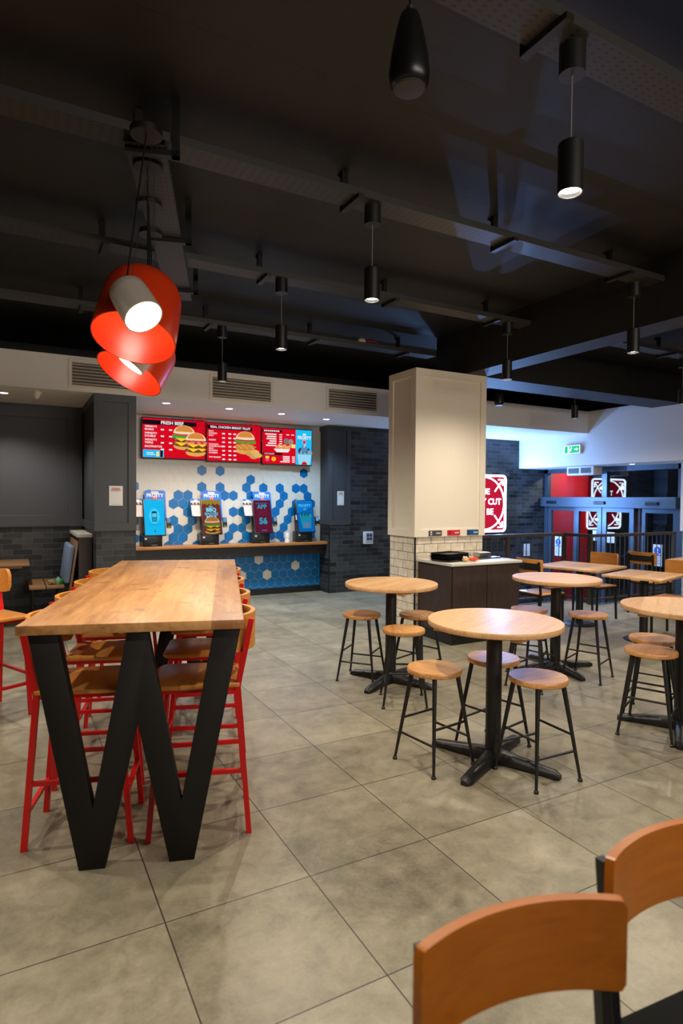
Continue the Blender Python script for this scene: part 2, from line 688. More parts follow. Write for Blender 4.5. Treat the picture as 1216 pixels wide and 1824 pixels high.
LAMPCOOL = glow('downlight_glow', (0.9, 0.95, 1.0), 8.0, True)
NEON = glow('neon_white_blue', (0.62, 0.80, 1.0), SIGN_E, True)
PADB = plain('black_seat_pad', (9, 9, 9), 0.9, spec=0.2, noise=0.15, nscale=120)
GLASS = None


def mat_glass():
    t = NT('clear_glass')
    t.t.nodes.remove(t.b)
    tr = t.n('ShaderNodeBsdfTransparent')
    tr.inputs[0].default_value = (0.86, 0.92, 0.95, 1)
    gl = t.n('ShaderNodeBsdfGlossy')
    gl.inputs['Roughness'].default_value = 0.0
    gl.inputs[0].default_value = (1, 1, 1, 1)
    lw = t.n('ShaderNodeLayerWeight')
    lw.inputs[0].default_value = 0.5
    mx = t.n('ShaderNodeMixShader')
    t.l(t.math('ADD', 0.10, t.math('MULTIPLY', t.math('POWER', lw.outputs['Facing'], 4.0), 0.8)), mx.inputs[0])
    t.l(tr.outputs[0], mx.inputs[1])
    t.l(gl.outputs[0], mx.inputs[2])
    t.l(mx.outputs[0], t.out.inputs[0])
    return t.m


GLASS = mat_glass()

# ------------------------------------------------------------------ room shell
YB = 8.95      # brick wall plane
YN = 9.30      # kiosk wall plane / wall with the sign
YS = 7.60      # face of the soffit
XB = 9.20      # face of the bulkhead over the entrance
XG = 10.0      # glass front
YR = 6.72      # edge of the floor at the stairwell
XW, YW = -4.0, -3.5

mb = MB()
mb.prism([(XW, YW), (12.0, YW), (12.0, 5.6), (10.2, 5.6), (10.2, 6.22), (7.75, 6.22), (7.75, YR), (6.05, YR), (6.05, YN + .1), (XW, YN + .1)], -0.06, 0.0)
struct('floor', mb, FLOOR, smooth=0)
mb = MB()
mb.prism([(6.05, YR), (7.75, YR), (7.75, 6.22), (14, 6.22), (14, YN + 2), (6.05, YN + 2)], -0.80, -0.72)
struct('floor_entrance', mb, plain('entrance_mat', (58, 58, 60), 0.7), smooth=0)
mb = MB()
for i in range(4):
    mb.b2(6.06 + 0.28 * i, 6.06 + 0.28 * (i + 1), YR + .02, YN, -0.72, -0.16 * (i + 1) + 0.0)
struct('floor_steps', mb, FLOOR, 'steps going down to the entrance doors', smooth=0)
mb = MB().b2(6.05, 7.75, YR - .03, YR, -0.75, -0.003).b2(7.75, 10.2, 6.19, 6.22, -0.75, -0.003)
struct('wall_stairwell', mb, plain('stairwell_edge', (150, 150, 150), 0.6), smooth=0)
mb = MB().b2(6.05, 7.78, YR - .045, YR + .004, .0, .012).b2(7.75, 9.8, 6.19, 6.224, .0, .012)
struct('trim_floor_edge', mb, STEEL, 'pale metal nosing along the floor edge under the railing', smooth=0)
mb = MB().b2(XW, 12, YW, YN + .1, CZ, CZ + .1)
struct('ceiling', mb, CEIL, smooth=0)
mb = MB().b2(4.82, 5.14, YW, 6.35, 3.10, CZ)
struct('ceiling_beam', mb, CEIL, 'black concrete beam running from the pillar towards the viewer', smooth=0)
mb = MB().b2(5.14, 12.0, 5.80, 6.35, 3.10, CZ)
struct('ceiling_beam_cross', mb, CEIL, 'black concrete beam running from the pillar to the entrance', smooth=0)
DARKW = plain('dark_wall_paint', (52, 49, 47), 0.7)
mb = MB().b2(XW - .1, XW, YW, YN + .1, 0, CZ)
struct('wall_left', mb, DARKW, smooth=0)
mb = MB().b2(XW, 12, YW - .1, YW, 0, CZ)
struct('wall_front', mb, DARKW, smooth=0)
mb = MB().b2(12, 12.1, YW, 5.6, 0, CZ).b2(10.4, 12, 5.6, 5.7, 0, CZ)
struct('wall_right', mb, DARKW, smooth=0)
mb = MB().b2(XW, 12, YN, YN + .1, 2.78, CZ)
struct('wall_upper', mb, DARKW, smooth=0)

# back wall left of the kiosk niche: brick below, slate panel with frame above
mb = MB().b2(XW, 0.84, YB + .05, YN + .1, 0, 1.18)
struct('wall_back_brick', mb, BRICK, 'charcoal brick below the slate panelling', smooth=0)
mb = MB().b2(XW, 0.84, YB + .05, YN + .1, 1.18, 2.80)
for x0, x1 in ((-3.2, -1.5), (-1.4, 0.30)):
    pass
fr = 0.022
mb.b2(XW, 0.84, YB + .05 - fr, YB + .05, 1.18, 1.33).b2(XW, 0.84, YB + .05 - fr, YB + .05, 2.62, 2.80)
for x in (-3.4, -1.6, 0.66):
    mb.b2(x, x + .18, YB + .05 - fr, YB + .05, 1.33, 2.62)
struct('wall_back_panel', mb, SLATE, 'slate grey framed panelling over brick', smooth=0, bev=0.003)


def clad(name, x0, x1, y0, y1, z0, z1, mat, fw_, faces, ins=0.022, sunk=None, label=None):
    """panelled column: a core and raised frames (stiles and rails) on the faces that show"""
    mb = MB().b2(x0, x1, y0, y1, z0, z1)
    for fc in faces:
        if fc == 'f':
            a0, a1 = x0, x1
            R = lambda u0, u1, w0, w1: mb.b2(u0, u1, y0 - ins, y0, w0, w1)
        else:
            a0, a1 = y0 - (ins if 'f' in faces else 0), y1
            xx = (x0 - ins, x0) if fc == 'l' else (x1, x1 + ins)
            R = lambda u0, u1, w0, w1, xx=xx: mb.b2(xx[0], xx[1], u0, u1, w0, w1)
        if fc == 'f' and 'l' in faces:
            a0 -= ins
        if fc == 'l' and 'f' in faces:
            a0 = y0
        R(a0, a1, z0, z0 + fw_)
        R(a0, a1, z1 - fw_, z1)
        R(a0, a0 + fw_, z0 + fw_, z1 - fw_)
        R(a1 - fw_, a1, z0 + fw_, z1 - fw_)
    return struct(name, mb, mat, label, smooth=0)


# left column of the niche
mb = MB().b2(0.86, 1.31, 7.62, YN, 0, 1.18)
struct('column_left_brick', mb, BRICK, 'charcoal brick foot of the panelled column between booth and kiosks', smooth=0)
clad('column_left', 0.86, 1.31, 7.62, YN, 1.18, 2.79, SLATE, 0.09, 'fl', label='slate panelled column between booth and kiosks')
# right column of the niche and the brick wall
mb = MB().b2(4.62, 5.02, 8.94, YN + .1, 0, 1.14)
struct('column_right_brick', mb, BRICK, 'charcoal brick foot of the column beside the kiosk shelf', smooth=0)
mb = MB().b2(4.61, 4.625, 8.935, 8.95, 0, 1.14)
struct('trim_corner', mb, BLACK, smooth=0)
clad('column_right', 4.62, 5.02, 8.96, YN + .1, 1.14, 2.79, SLATE, 0.075, 'fl', label='slate panelled column beside the kiosk shelf')
mb = MB().b2(5.02, 6.4, YB, YN + .1, 0, 2.79)
struct('wall_back', mb, BRICK, 'charcoal brick wall between the kiosks and the pillar', smooth=0)
mb = MB().b2(6.4, XG + .06, YN, YN + .1, -0.75, 2.79)
struct('wall_entrance', mb, BRICK, 'charcoal brick wall behind the lit sign', smooth=0)

# kiosk niche wall with hexagonal tiles
HX, HR, OZ, OX = 0.1445, 0.1289, 0.0644, 0.0482
BLUES = set([(6, 14), (6, 15), (6, 17), (6, 20), (6, 22), (6, 23), (7, 11), (7, 14), (7, 15), (7, 17), (7, 20), (7, 22), (7, 25), (7, 26), (8, 15), (8, 16), (8, 21), (8, 22), (8, 27), (9, 10), (9, 14), (9, 16), (9, 22), (9, 25), (9, 27), (10, 16), (10, 21), (10, 22), (10, 26), (10, 28), (11, 14), (11, 15), (11, 16), (11, 26), (11, 28), (12, 15), (12, 16), (12, 20), (12, 21), (12, 23), (12, 27), (12, 30), (13, 10), (13, 17), (13, 19), (13, 22), (13, 24), (13, 26), (13, 28), (13, 29), (14, 23), (15, 17), (15, 19), (15, 29), (7, 29), (7, 30), (6, 29), (6, 30), (6, 9), (6, 10), (7, 9), (7, 10), (10, 9), (10, 10), (8, 29), (11, 30), (12, 12), (12, 18), (20, 17), (6, 27)])
LOWW = set([(2, 22), (2, 25), (3, 28), (4, 24), (1, 14), (3, 17), (2, 11)])


def hex_wall(name, x0, x1, z0, z1, rows, white, label):
    bm = bmesh.new()
    y0 = YN - 0.004
    for r in rows:
        for c in range(6, 34):
            cx = OX + (r % 2) * HX / 2 + c * HX
            cz = OZ + r * HR
            blue = (r, c) in BLUES if not white else (r, c) not in LOWW
            R = HX / math.sqrt(3) * 0.975
            pts = [(cx + R * cos(pi / 6 + k * pi / 3), cz + R * sin(pi / 6 + k * pi / 3) * 1.03) for k in range(6)]
            pts = [(min(max(p[0], x0), x1), min(max(p[1], z0), z1)) for p in pts]
            if max(p[0] for p in pts) - min(p[0] for p in pts) < .004 or max(p[1] for p in pts) - min(p[1] for p in pts) < .004:
                continue
            vs = [bm.verts.new((p[0], y0, p[1])) for p in pts]
            vb = [bm.verts.new((p[0], YN, p[1])) for p in pts]
            f = bm.faces.new(vs)
            f.material_index = 1 if blue else 2
            for k in range(6):
                try:
                    bm.faces.new((vs[k], vs[(k + 1) % 6], vb[(k + 1) % 6], vb[k])).material_index = 1 if blue else 2
                except ValueError:
                    pass
    bmesh.ops.dissolve_degenerate(bm, dist=1e-5, edges=bm.edges[:])
    g = MB()
    g.bm.free()
    g.bm = bm
    g.b2(x0, x1, YN - .001, YN + .1, z0, z1)
    return struct(name, g, [GROUT, HEXB, HEXW], label, smooth=0)


hex_wall('wall_kiosk', 1.31, 4.62, 0.80, 2.79, range(6, 22), False, 'white hexagon tiled wall with scattered blue tiles behind the kiosks')
hex_wall('wall_kiosk_lower', 1.31, 4.62, 0.0, 0.80, range(0, 7), True, 'blue hexagon tiled wall under the kiosk shelf')
mb = MB().b2(1.31, 4.62, YN - .03, YN, 0, 0.10)
struct('baseboard_kiosk', mb, BLACK, smooth=0)

# soffit with bulkhead
mb = MB().b2(XW, XB + .9, YS, YN, 2.79, 3.19).b2(XB, XB + .9, 5.7, YS, 2.22, 3.19).b2(XB, XB + .9, YS, YN, 2.22, 2.79)
struct('ceiling_soffit', mb, SOFF, 'white dropped soffit along the back wall and over the entrance', smooth=0)

# central pillar
PX0, PX1, PY0, PY1 = 4.12, 5.14, 5.80, 6.33
mb = MB().b2(PX0, PX1, PY0, PY1, 0, 1.14)
o = struct('column_tiled', mb, [TILE, TILE_Y], 'white tiled foot of the cream pillar', smooth=0)
for p in o.data.polygons:
    if abs(p.normal.x) > .5:
        p.material_index = 1
mb = MB().b2(PX0 - .006, PX0 + .01, PY0 - .006, PY0 + .01, 0, 1.14)
struct('trim_tile_corner', mb, BLACK, smooth=0)
clad('column', PX0 - .01, PX1 + .01, PY0 - .01, PY1 + .01, 1.14, 3.10, CREAM, 0.085, 'fl', 0.02, label='cream panelled pillar above the waste counter')
# pillar at the end of the glass front
mb = MB().b2(9.85, 10.4, 5.55, 6.20, 0, 1.08)
o = struct('column_entrance_tiled', mb, [TILE, TILE_Y], 'white tiled foot of the pillar beside the entrance', smooth=0)
for p in o.data.polygons:
    if abs(p.normal.x) > .5:
        p.material_index = 1
clad('column_entrance', 9.83, 10.42, 5.53, 6.22, 1.08, 3.6, CREAM, 0.09, 'l', label='cream pillar beside the entrance doors')

# half-height partition beside the booth
mb = MB().b2(0.70, 0.85, 7.95, YB + .05, 0, 1.09)
struct('wall_partition', mb, WENGE, 'dark brown half wall beside the booth', smooth=0)
mb = MB().b2(0.68, 0.855, 7.93, YB + .05, 1.09, 1.125)
struct('trim_partition', mb, STONE, 'pale cap of the half wall', smooth=0)

# ---- entrance glass front
WNAME = 'door_1'
FRAME = plain('grey_door_metal', (84, 96, 108), 0.35, 0.6)
zb, zt = -0.72, 2.22
mb = MB()
fx0, fx1 = XG - .05, XG + .05
mb.b2(fx0, fx1, 9.22, YN, zb, zt).b2(fx0, fx1, 6.2, 6.36, zb, zt)
mb.b2(fx0, fx1, 6.2, YN, 2.13, zt)
mb.b2(fx0, fx1, 7.77, 7.88, 1.62, 2.13)
mb.b2(fx0, fx1, 6.36, 9.22, zb, zb + .03)
d = struct('door_1', mb, FRAME, 'grey framed glass entrance front', smooth=0)
mb = MB().b2(XG - .17, XG + .07, 6.32, 9.36, 1.44, 1.64)
struct('door_header', mb, FRAME, 'grey operator box above the sliding doors', parent=d, smooth=0, bev=0.006)
for i, (a, b) in enumerate(((8.46, 9.22), (7.84, 8.46), (7.15, 7.82), (6.36, 7.06))):
    mb = MB()
    w = 0.09
    x0, x1 = (XG - .03, XG + .03) if i in (0, 3) else (XG - .10, XG - .045)
    mb.b2(x0, x1, a, a + w, zb + .03, 1.44).b2(x0, x1, b - w, b, zb + .03, 1.44).b2(x0, x1, a + w, b - w, 1.36, 1.44).b2(x0, x1, a + w, b - w, zb + .03, zb + .13)
    lf = struct('door_leaf', mb, FRAME, parent=d, smooth=0)
    xm = (x0 + x1) / 2
    struct('door_glass', MB().b2(xm - .004, xm + .004, a + w, b - w, zb + .13, 1.36), GLASS, parent=lf, smooth=0)
struct('door_post', MB().b2(XG - .05, XG + .05, 7.06, 7.15, zb, 1.44), plain('brown_post', (60, 34, 30), 0.5), parent=d, smooth=0)
for a, b in ((7.88, 9.22), (6.36, 7.77)):
    struct('window_glass', MB().b2(XG - .004, XG + .004, a, b, 1.64, 2.13), GLASS, parent=d, smooth=0)
for y in (9.0, 7.83, 6.75):
    mb = MB().b2(XG - .20, XG - .17, y - .12, y + .12, 1.50, 1.56)
    struct('door_sensor', mb, PLASTIC, 'black door sensor bar', parent=d, smooth=0, bev=0.008)
# outside: red wall, dark street
REDW = plain('red_wall_paint', (196, 10, 20), 0.5, noise=0.03)
mb = MB().b2(XG + .1, 10.55, YN - .0, YN + .1, zb, 2.3).b2(10.55, 10.62, YN - .0, YN + .35, zb, 2.3).b2(10.62, 11.6, YN + .25, YN + .35, zb, 2.3)
struct('wall_outside_red', mb, REDW, 'bright red wall seen through the entrance glass', smooth=0)
mb = MB().b2(13.9, 14, 4, 12, zb, 4)
struct('wall_outside_dark', mb, plain('night_wall', (14, 15, 17), 0.8), smooth=0)
lamp('SPOT', (10.75, 8.3, 2.5), 150, (1, .93, .85), (RAD(38), 0, 0), 0.05, 2.2, 0.8)

# ------------------------------------------------------------------ long high table with W shaped ends
TA = RAD(-17.6)
TO = V((0.239, 2.759, 0))
TE, TN = V((cos(TA), sin(TA), 0)), V((-sin(TA), cos(TA), 0))
TC = TO + TE * 0.239


def tl(s, t):          # table frame (s across from the first W foot, t along) -> world
    return TO + TE * s + TN * t


tb = thing('high_table', 'long oak high table with black W shaped ends and red stools', 'table', tuple(TC), TA)
mb = MB().box((-0.012, 1.27, 1.0385), (0.925, 2.60, 0.042))
mb.build('tabletop', OAK, tb, bev=0.004)
Wp = [(-.437, 1.0175), (-.239, 0), (-.133, 0), (0.0, .62), (.133, 0), (.239, 0), (.437, 1.0175), (.322, 1.0175), (.183, .262), (.042, 1.0175), (-.042, 1.0175), (-.183, .262), (-.322, 1.0175)]
for t0 in (0.0, 2.23):
    MB().prism(Wp, t0, t0 + .06, axis='y').build('leg', BLACKT, tb, bev=0.002)


def bar_stool(label, loc, rz):
    """faces +y; seat top .725"""
    t = thing('bar_stool', label, 'stool', loc, rz, 'red framed bar stools')
    mb = MB()
    pts = [(-.185, -.19), (.185, -.19), (.2, .1), (.19, .19), (.15, .21), (-.15, .21), (-.19, .19), (-.2, .1)]
    mb.prism(pts, .700, .722)
    mb.build('seat', PLY, t, bev=0.005)
    mb = MB().band((0, -.085), .2, RAD(180 + 4), RAD(360 - 4), .862, 1.035, .024, n=26, rx=1.02, ry=.92, rc=.045)
    mb.build('backrest', PLY, t, bev=0.0)
    for sx in (-1, 1):
        mb = MB().tube((sx * .175, -.235, 0), (sx * .170, -.18, .70), .0125, sq=True).tube((sx * .170, -.18, .695), (sx * .170, -.243, 1.02), .0125, sq=True)
        mb.build('rear_leg', RED, t)
        mb = MB().tube((sx * .180, .225, 0), (sx * .165, .165, .70), .0125, sq=True)
        mb.build('front_leg', RED, t)
        lp = lambda z: (-.235 + .055 * z / .7)
        MB().tube((sx * .174, -.214, .30), (sx * .174, .2, .30), .0095, sq=True).build('side_rail', RED, t)
        MB().tube((sx * .168, -.18, .690), (sx * .166, .17, .690), .010, sq=True).build('seat_rail', RED, t)
    MB().tube((-.174, .207, .23), (.174, .207, .23), .0105, sq=True).build('footrest', RED, t)
    MB().tube((-.174, -.222, .17), (.174, -.222, .17), .0095, sq=True).build('rear_rail', RED, t)
    for q in (-.18, .168):
        MB().tube((-.167, q, .690), (.167, q, .690), .010, sq=True).build('seat_rail', RED, t)
    return t


# +y of the stool must point across the table
c = tl(.487, .355)
bs = bar_stool('red bar stool on the kiosk aisle side of the W table, first from its end', tuple(c), TA + RAD(90))
for s, t, r, lab in ((.485, .93, 88, 'red bar stool on the kiosk aisle side of the W table, second in line'),
                     (.47, 1.52, 92, 'red bar stool on the kiosk aisle side of the W table, third in line'),
                     (.46, 2.10, 90, 'red bar stool on the kiosk aisle side of the W table, last by the kiosks'),
                     (-.04, .375, -90, 'red bar stool on the booth side of the W table, first from its end'),
                     (-.06, .95, -91, 'red bar stool on the booth side of the W table, second in line'),
                     (-.09, 1.52, -88, 'red bar stool on the booth side of the W table, third in line'),
                     (-.12, 2.09, -90, 'red bar stool on the booth side of the W table, last by the booth')):
    dup(bs, tuple(tl(s, t)), TA + RAD(r), lab)
dup(bs, (-.15, 5.05, 0), RAD(206), 'red bar stool standing apart from the W table, cut off by the picture edge')


# ------------------------------------------------------------------ round tables and stools
def round_table(label, loc, rz):
    t = thing('round_table', label, 'table', loc, rz, 'round cafe tables')
    mb = MB().lathe([(0, .828), (.392, .828), (.399, .833), (.4, .84), (.4, .857), (.397, .862), (0, .862)], 64)
    mb.build('tabletop', OAKR, t)
    for q in (-.235, .235):
        MB().b2(-.27, .27, q - .035, q + .035, .806, .828).build('batten', OAKR, t, bev=.003)
    MB().lathe([(0, .03), (.047, .03), (.047, .80), (.09, .806), (0, .806)], 24).build('post', BLACK, t)
    for k in range(4):
        X = Mx.Rotation(k * pi / 2, 4, 'Z')
        mb = MB()
        n = 12
        rings = []
        for i in range(n + 1):
            u = i / n
            x = .02 + .385 * u
            h = .085 - .045 * u
            w = .042 - .008 * u
            if i == n:
                w *= .6
                h *= .7
            zb_ = 0.012 if 0.12 < u < .86 else 0.0
            rings.append([mb.bm.verts.new(X @ V(p)) for p in ((x, -w, zb_), (x, w, zb_), (x, w * .98, h * .6), (x, w * .6, h * .95), (x, 0, h), (x, -w * .6, h * .95), (x, -w * .98, h * .6))])
        for A, B in zip(rings, rings[1:]):
            for i in range(7):
                mb.bm.faces.new((A[i], A[(i + 1) % 7], B[(i + 1) % 7], B[i]))
        mb.bm.faces.new(rings[0])
        mb.bm.faces.new(rings[-1])
        mb.build('foot', BLACK, t, smooth=50)
    return t


# centre, rotation
rt1 = round_table('round oak table closest to the viewer, with three wooden stools around its post', (2.56, 2.77, 0), RAD(25))
dup(rt1, (2.88, 4.40, 0), RAD(28), 'round oak table beside the waste counter, farthest towards the kiosks')
dup(rt1, (4.48, 4.03, 0), RAD(-12), 'round oak table between the waste counter and the square tables')
dup(rt1, (4.08, 2.55, 0), RAD(32), 'round oak table cut off by the picture edge, over two wooden stools')


def stool(label, loc, rz):
    t = thing('low_stool', label, 'stool', loc, rz, 'round seat stools')
    MB().lathe([(0, .545), (.158, .545), (.165, .55), (.166, .557), (.166, .570), (.162, .577), (0, .578)], 48).build('seat', OAKS, t)
    for sx in (-1, 1):
        for sy in (-1, 1):
            mb = MB().tube((sx * .165, sy * .165, .012), (sx * .095, sy * .095, .547), .0085, .0145, 12)
            lg = mb.build('leg', BLACK, t)
            MB().lathe([(0, 0), (.014, 0), (.014, .01), (.009, .016), (0, .016)], 12, Mx.Translation((sx * .165, sy * .165, 0))).build('foot_cap', BLACK, lg)
    q = lambda z: .165 - .07 * (z - .012) / .535
    a = q(.26)
    for sx in (-1, 1):
        MB().tube((sx * a, -a, .26), (sx * a, a, .26), .0075).build('rung', BLACK, t)
    a = q(.17)
    for sy in (-1, 1):
        MB().tube((-a, sy * a, .17), (a, sy * a, .17), .0075).build('rung', BLACK, t)
    return t


sa = stool('round wooden stool at the closest round table, on the side of the W table', (2.235, 2.93, 0), RAD(8 + 90))
for x, y, r, lab in ((2.657, 2.51, -2, 'round wooden stool in front of the closest round table, its legs fully in view'),
                     (2.72, 2.95, 12, 'round wooden stool half hidden behind the post of the closest round table'),
                     (2.68, 3.91, 61, 'round wooden stool on the viewer side of the round table by the waste counter'),
                     (2.705, 4.60, 130, 'round wooden stool on the kiosk side of the round table by the waste counter'),
                     (3.145, 4.37, 20, 'round wooden stool against the dark side of the waste counter'),
                     (4.52, 3.695, 21, 'round wooden stool standing clear on the floor before the pale square table'),
                     (3.82, 2.61, 24, 'round wooden stool at the cut-off round table, the front one of two overlapping'),
                     (4.17, 2.83, 24, 'round wooden stool at the cut-off round table, the rear one of two overlapping'),
                     (4.23, 4.12, 35, 'round wooden stool whose seat peeks out behind the closest round table top'),
                     (3.90, 3.74, 15, 'round wooden stool with only black legs showing under the closest round table top')):
    dup(sa, (x, y, 0), RAD(r), lab)


# ------------------------------------------------------------------ square tables and dining chairs
def square_table(label, loc, rz, w, d):
    t = thing('square_table', label, 'table', loc, rz, 'square cafe tables')
    MB().box((0, 0, .737), (w, d, .026)).build('tabletop', OAKR, t, bev=.003)
    for q in (-d * .42 + .035, d * .42 - .035):
        MB().b2(-w * .38, w * .38, q - .035, q + .035, .702, .724).build('batten', OAKR, t, bev=.003)
    MB().lathe([(0, .012), (.045, .012), (.045, .70), (.09, .706), (0, .706)], 24).build('post', BLACK, t)
    MB().lathe([(0, 0), (.21, 0), (.21, .008), (.2, .014), (.05, .022), (0, .022)], 40).build('base', BLACK, t)
    return t


square_table('square oak table before the railing, its pale top catching the light', (6.36, 5.34, 0), RAD(15), .82, .84)
square_table('square oak table with a chair on either side, nearer than the railing tables', (6.30, 4.40, 0), RAD(15), .80, .64)
square_table('square oak table at the picture edge beside the entrance pillar', (8.62, 5.10, 0), RAD(12), .72, .74)


def dining_chair(label, loc, rz, seat_mat, wood_mat, seat_name='seat'):
    """faces +y, back at -y"""
    t = thing('dining_chair', label, 'chair', loc, rz, 'wood and black metal dining chairs')
    if seat_mat is PADB:
        MB().box((0, -.025, .452), (.345, .45, .05), bev=.022).build(seat_name, seat_mat, t)
    else:
        MB().box((0, 0.01, .452), (.40, .40, .018), bev=.006).build(seat_name, seat_mat, t)
    R = .46
    h = RAD(27.5)
    mb = MB().band((0, -.195 + R - .055, 0), R, RAD(270) - h, RAD(270) + h, .705, .872, .018, n=60, rc=.014)
    mb.build('backrest', wood_mat, t)
    for sx in (-1, 1):
        MB().tube((sx * .180, -.215, 0), (sx * .180, -.19, .45), .011, sq=True).tube((sx * .180, -.19, .445), (sx * .180, -.232, .845), .011, sq=True).build('rear_leg', BLACK, t)
        MB().tube((sx * .180, .20, 0), (sx * .185, .19, .445), .011, sq=True).build('front_leg', BLACK, t)
        MB().tube((sx * .186, -.19, .432), (sx * .186, .19, .432), .0095, sq=True).build('seat_rail', BLACK, t)
    for q in (-.19, .19):
        MB().tube((-.186, q, .432), (.186, q, .432), .0095, sq=True).build('seat_rail', BLACK, t)
    mb = MB().band((0, -.195 + R - .055, 0), R + .010, RAD(270) - h * .86, RAD(270) + h * .86, .745, .825, .006, n=16)
    mb.build('back_plate', BLACK, t)
    return t


ch = dining_chair('oak and black chair whose dark rear bar shows, beside the waste counter', (5.70, 5.38, 0), RAD(-88), PLY, PLY)
dup(ch, (6.86, 5.52, 0), RAD(93), 'oak chair facing the viewer across the pale square table, its back against the railing')
dup(ch, (7.88, 5.42, 0), RAD(-88), 'oak and black chair seen from behind in front of the entrance doors')
dup(ch, (6.82, 4.36, 0), RAD(100), 'oak chair half cut off by the picture edge behind the nearer square table')


def place_front(label, cx, cy, rz):
    return dining_chair(label, (cx, cy, 0), rz, PADB, PLYD, 'seat_pad')


# backs of the two chairs at the bottom of the frame (their sitting side faces the viewer)
place_front('amber wooden chair back cut off by the bottom edge, its whole curved top showing', .737, .553, RAD(170))
place_front('amber wooden chair behind the lowest one at the picture corner, with a black seat pad', 1.24, .59, RAD(175))

# ------------------------------------------------------------------ waste counter in front of the pillar
wc = thing('waste_counter', 'dark brown waste counter with pale top against the cream pillar', 'counter', (4.64, 5.47, 0))
lx0, lx1, ly0, ly1 = -.485, .485, -.305, .31
mb = MB().b2(lx0, lx1, ly0, ly1, .12, .86)
mb.build('body', WENGE, wc, smooth=0)
MB().b2(lx0 + .012, lx1 - .012, ly0 + .012, ly1, 0, .12).build('plinth', BLACK, wc, smooth=0)
for a, b in ((lx0 + .004, -.004), (.004, lx1 - .004)):
    MB().b2(a, b, ly0 - .016, ly0, .13, .855).build('door', WENGE, wc, smooth=0, bev=.002)
MB().b2(lx0 - .016, lx0, ly0, .0, .13, .855).build('side_panel', WENGE, wc, smooth=0, bev=.002)
mb = MB().b2(lx0 - .03, lx1 + .025, ly0 - .035, ly1, .862, .892)
mb.build('worktop', STONE, wc, bev=.003)
for cx in (-.08, .19, .38):
    MB().b2(cx - .10, cx + .10, -.10, .12, .892, .894).build('waste_opening', BLKP, wc, smooth=0)
MB().b2(.33, .46, -.04, .06, .894, .905).build('opening_rim', STEEL, wc, smooth=0)

for k, (dx, dy, dr) in enumerate(((0, 0, 0), (.004, .003, 2), (-.003, .004, -2), (.002, -.002, 1), (0, .003, 3))):
    mb = MB()
    z0 = .896 + .017 * k
    ox, oy = .20, .14

    def rr(hx, hy, r, z):
        pts = []
        for cx, cy, a in ((hx - r, -hy + r, -pi / 2), (hx - r, hy - r, 0), (-hx + r, hy - r, pi / 2), (-hx + r, -hy + r, pi)):
            pts += [V((cx + r * cos(a + i * pi / 10), cy + r * sin(a + i * pi / 10), z)) for i in range(6)]
        return pts
    loops = [rr(ox - .012, oy - .012, .04, z0), rr(ox, oy, .045, z0 + .016), rr(ox + .008, oy + .008, .05, z0 + .017), rr(ox + .008, oy + .008, .05, z0 + .0195), rr(ox - .004, oy - .004, .043, z0 + .019), rr(ox - .016, oy - .016, .04, z0 + .004)]
    L = [[mb.bm.verts.new(p) for p in lp] for lp in loops]
    for A, B in zip(L, L[1:]):
        for i in range(len(A)):
            mb.bm.faces.new((A[i], A[(i + 1) % len(A)], B[(i + 1) % len(A)], B[i]))
    mb.bm.faces.new(L[0][::-1])
    mb.bm.faces.new(L[-1])
    nm = ['lowest', 'second from the bottom', 'middle', 'second from the top', 'topmost'][k]
    tag(mb.build('serving_tray', plain('black_tray', (20, 21, 22), .25), None, (4.33 + dx, 5.42 + dy, 0), RAD(12 + dr)), 'black serving tray on the waste counter, %s of its stack' % nm, 'tray', 'stacked black trays')


def crumple(name, mat, loc, size, label, cat, seed):
    rnd = random.Random(seed)
    bm = bmesh.new()
    bmesh.ops.create_icosphere(bm, subdivisions=3, radius=1)
    for v in bm.verts:
        k = .72 + .28 * sin(v.co.x * 5 + seed) * cos(v.co.y * 6 + seed * 2) + rnd.uniform(-.10, .10)
        v.co = V((v.co.x * size[0] * k, v.co.y * size[1] * k, v.co.z * size[2] * k))
    zmin = min(v.co.z for v in bm.verts)
    for v in bm.verts:
        v.co.z -= zmin
    mb = MB()
    mb.bm.free()
    mb.bm = bm
    return tag(mb.build(name, mat, None, loc, smooth=20), label, cat)


crumple('paper_wrapper', plain('kraft_wrapper', (206, 164, 112), .7), (4.40, 5.225, .893), (.05, .04, .028), 'crumpled tan wrapper in front of the black trays', 'litter', 3)
crumple('red_packet', plain('orange_red_packet', (224, 62, 30), .5), (4.52, 5.235, .893), (.07, .035, .026), 'crumpled orange red packet beside the tan wrapper', 'litter', 5)
crumple('paper_napkin', PAPERW, (4.44, 5.29, .893), (.045, .03, .035), 'crumpled white napkin behind the tan wrapper', 'litter', 8)
nd = thing('napkin_holder', 'small steel napkin holder at the end of the waste counter', 'holder', (4.98, 5.62, .894))
MB().b2(-.09, .09, -.06, .06, 0, .05).build('tray', STEEL, nd, bev=.004)
MB().b2(-.075, .075, -.05, .05, .05, .058).build('napkins', PAPERW, nd, bev=.002)

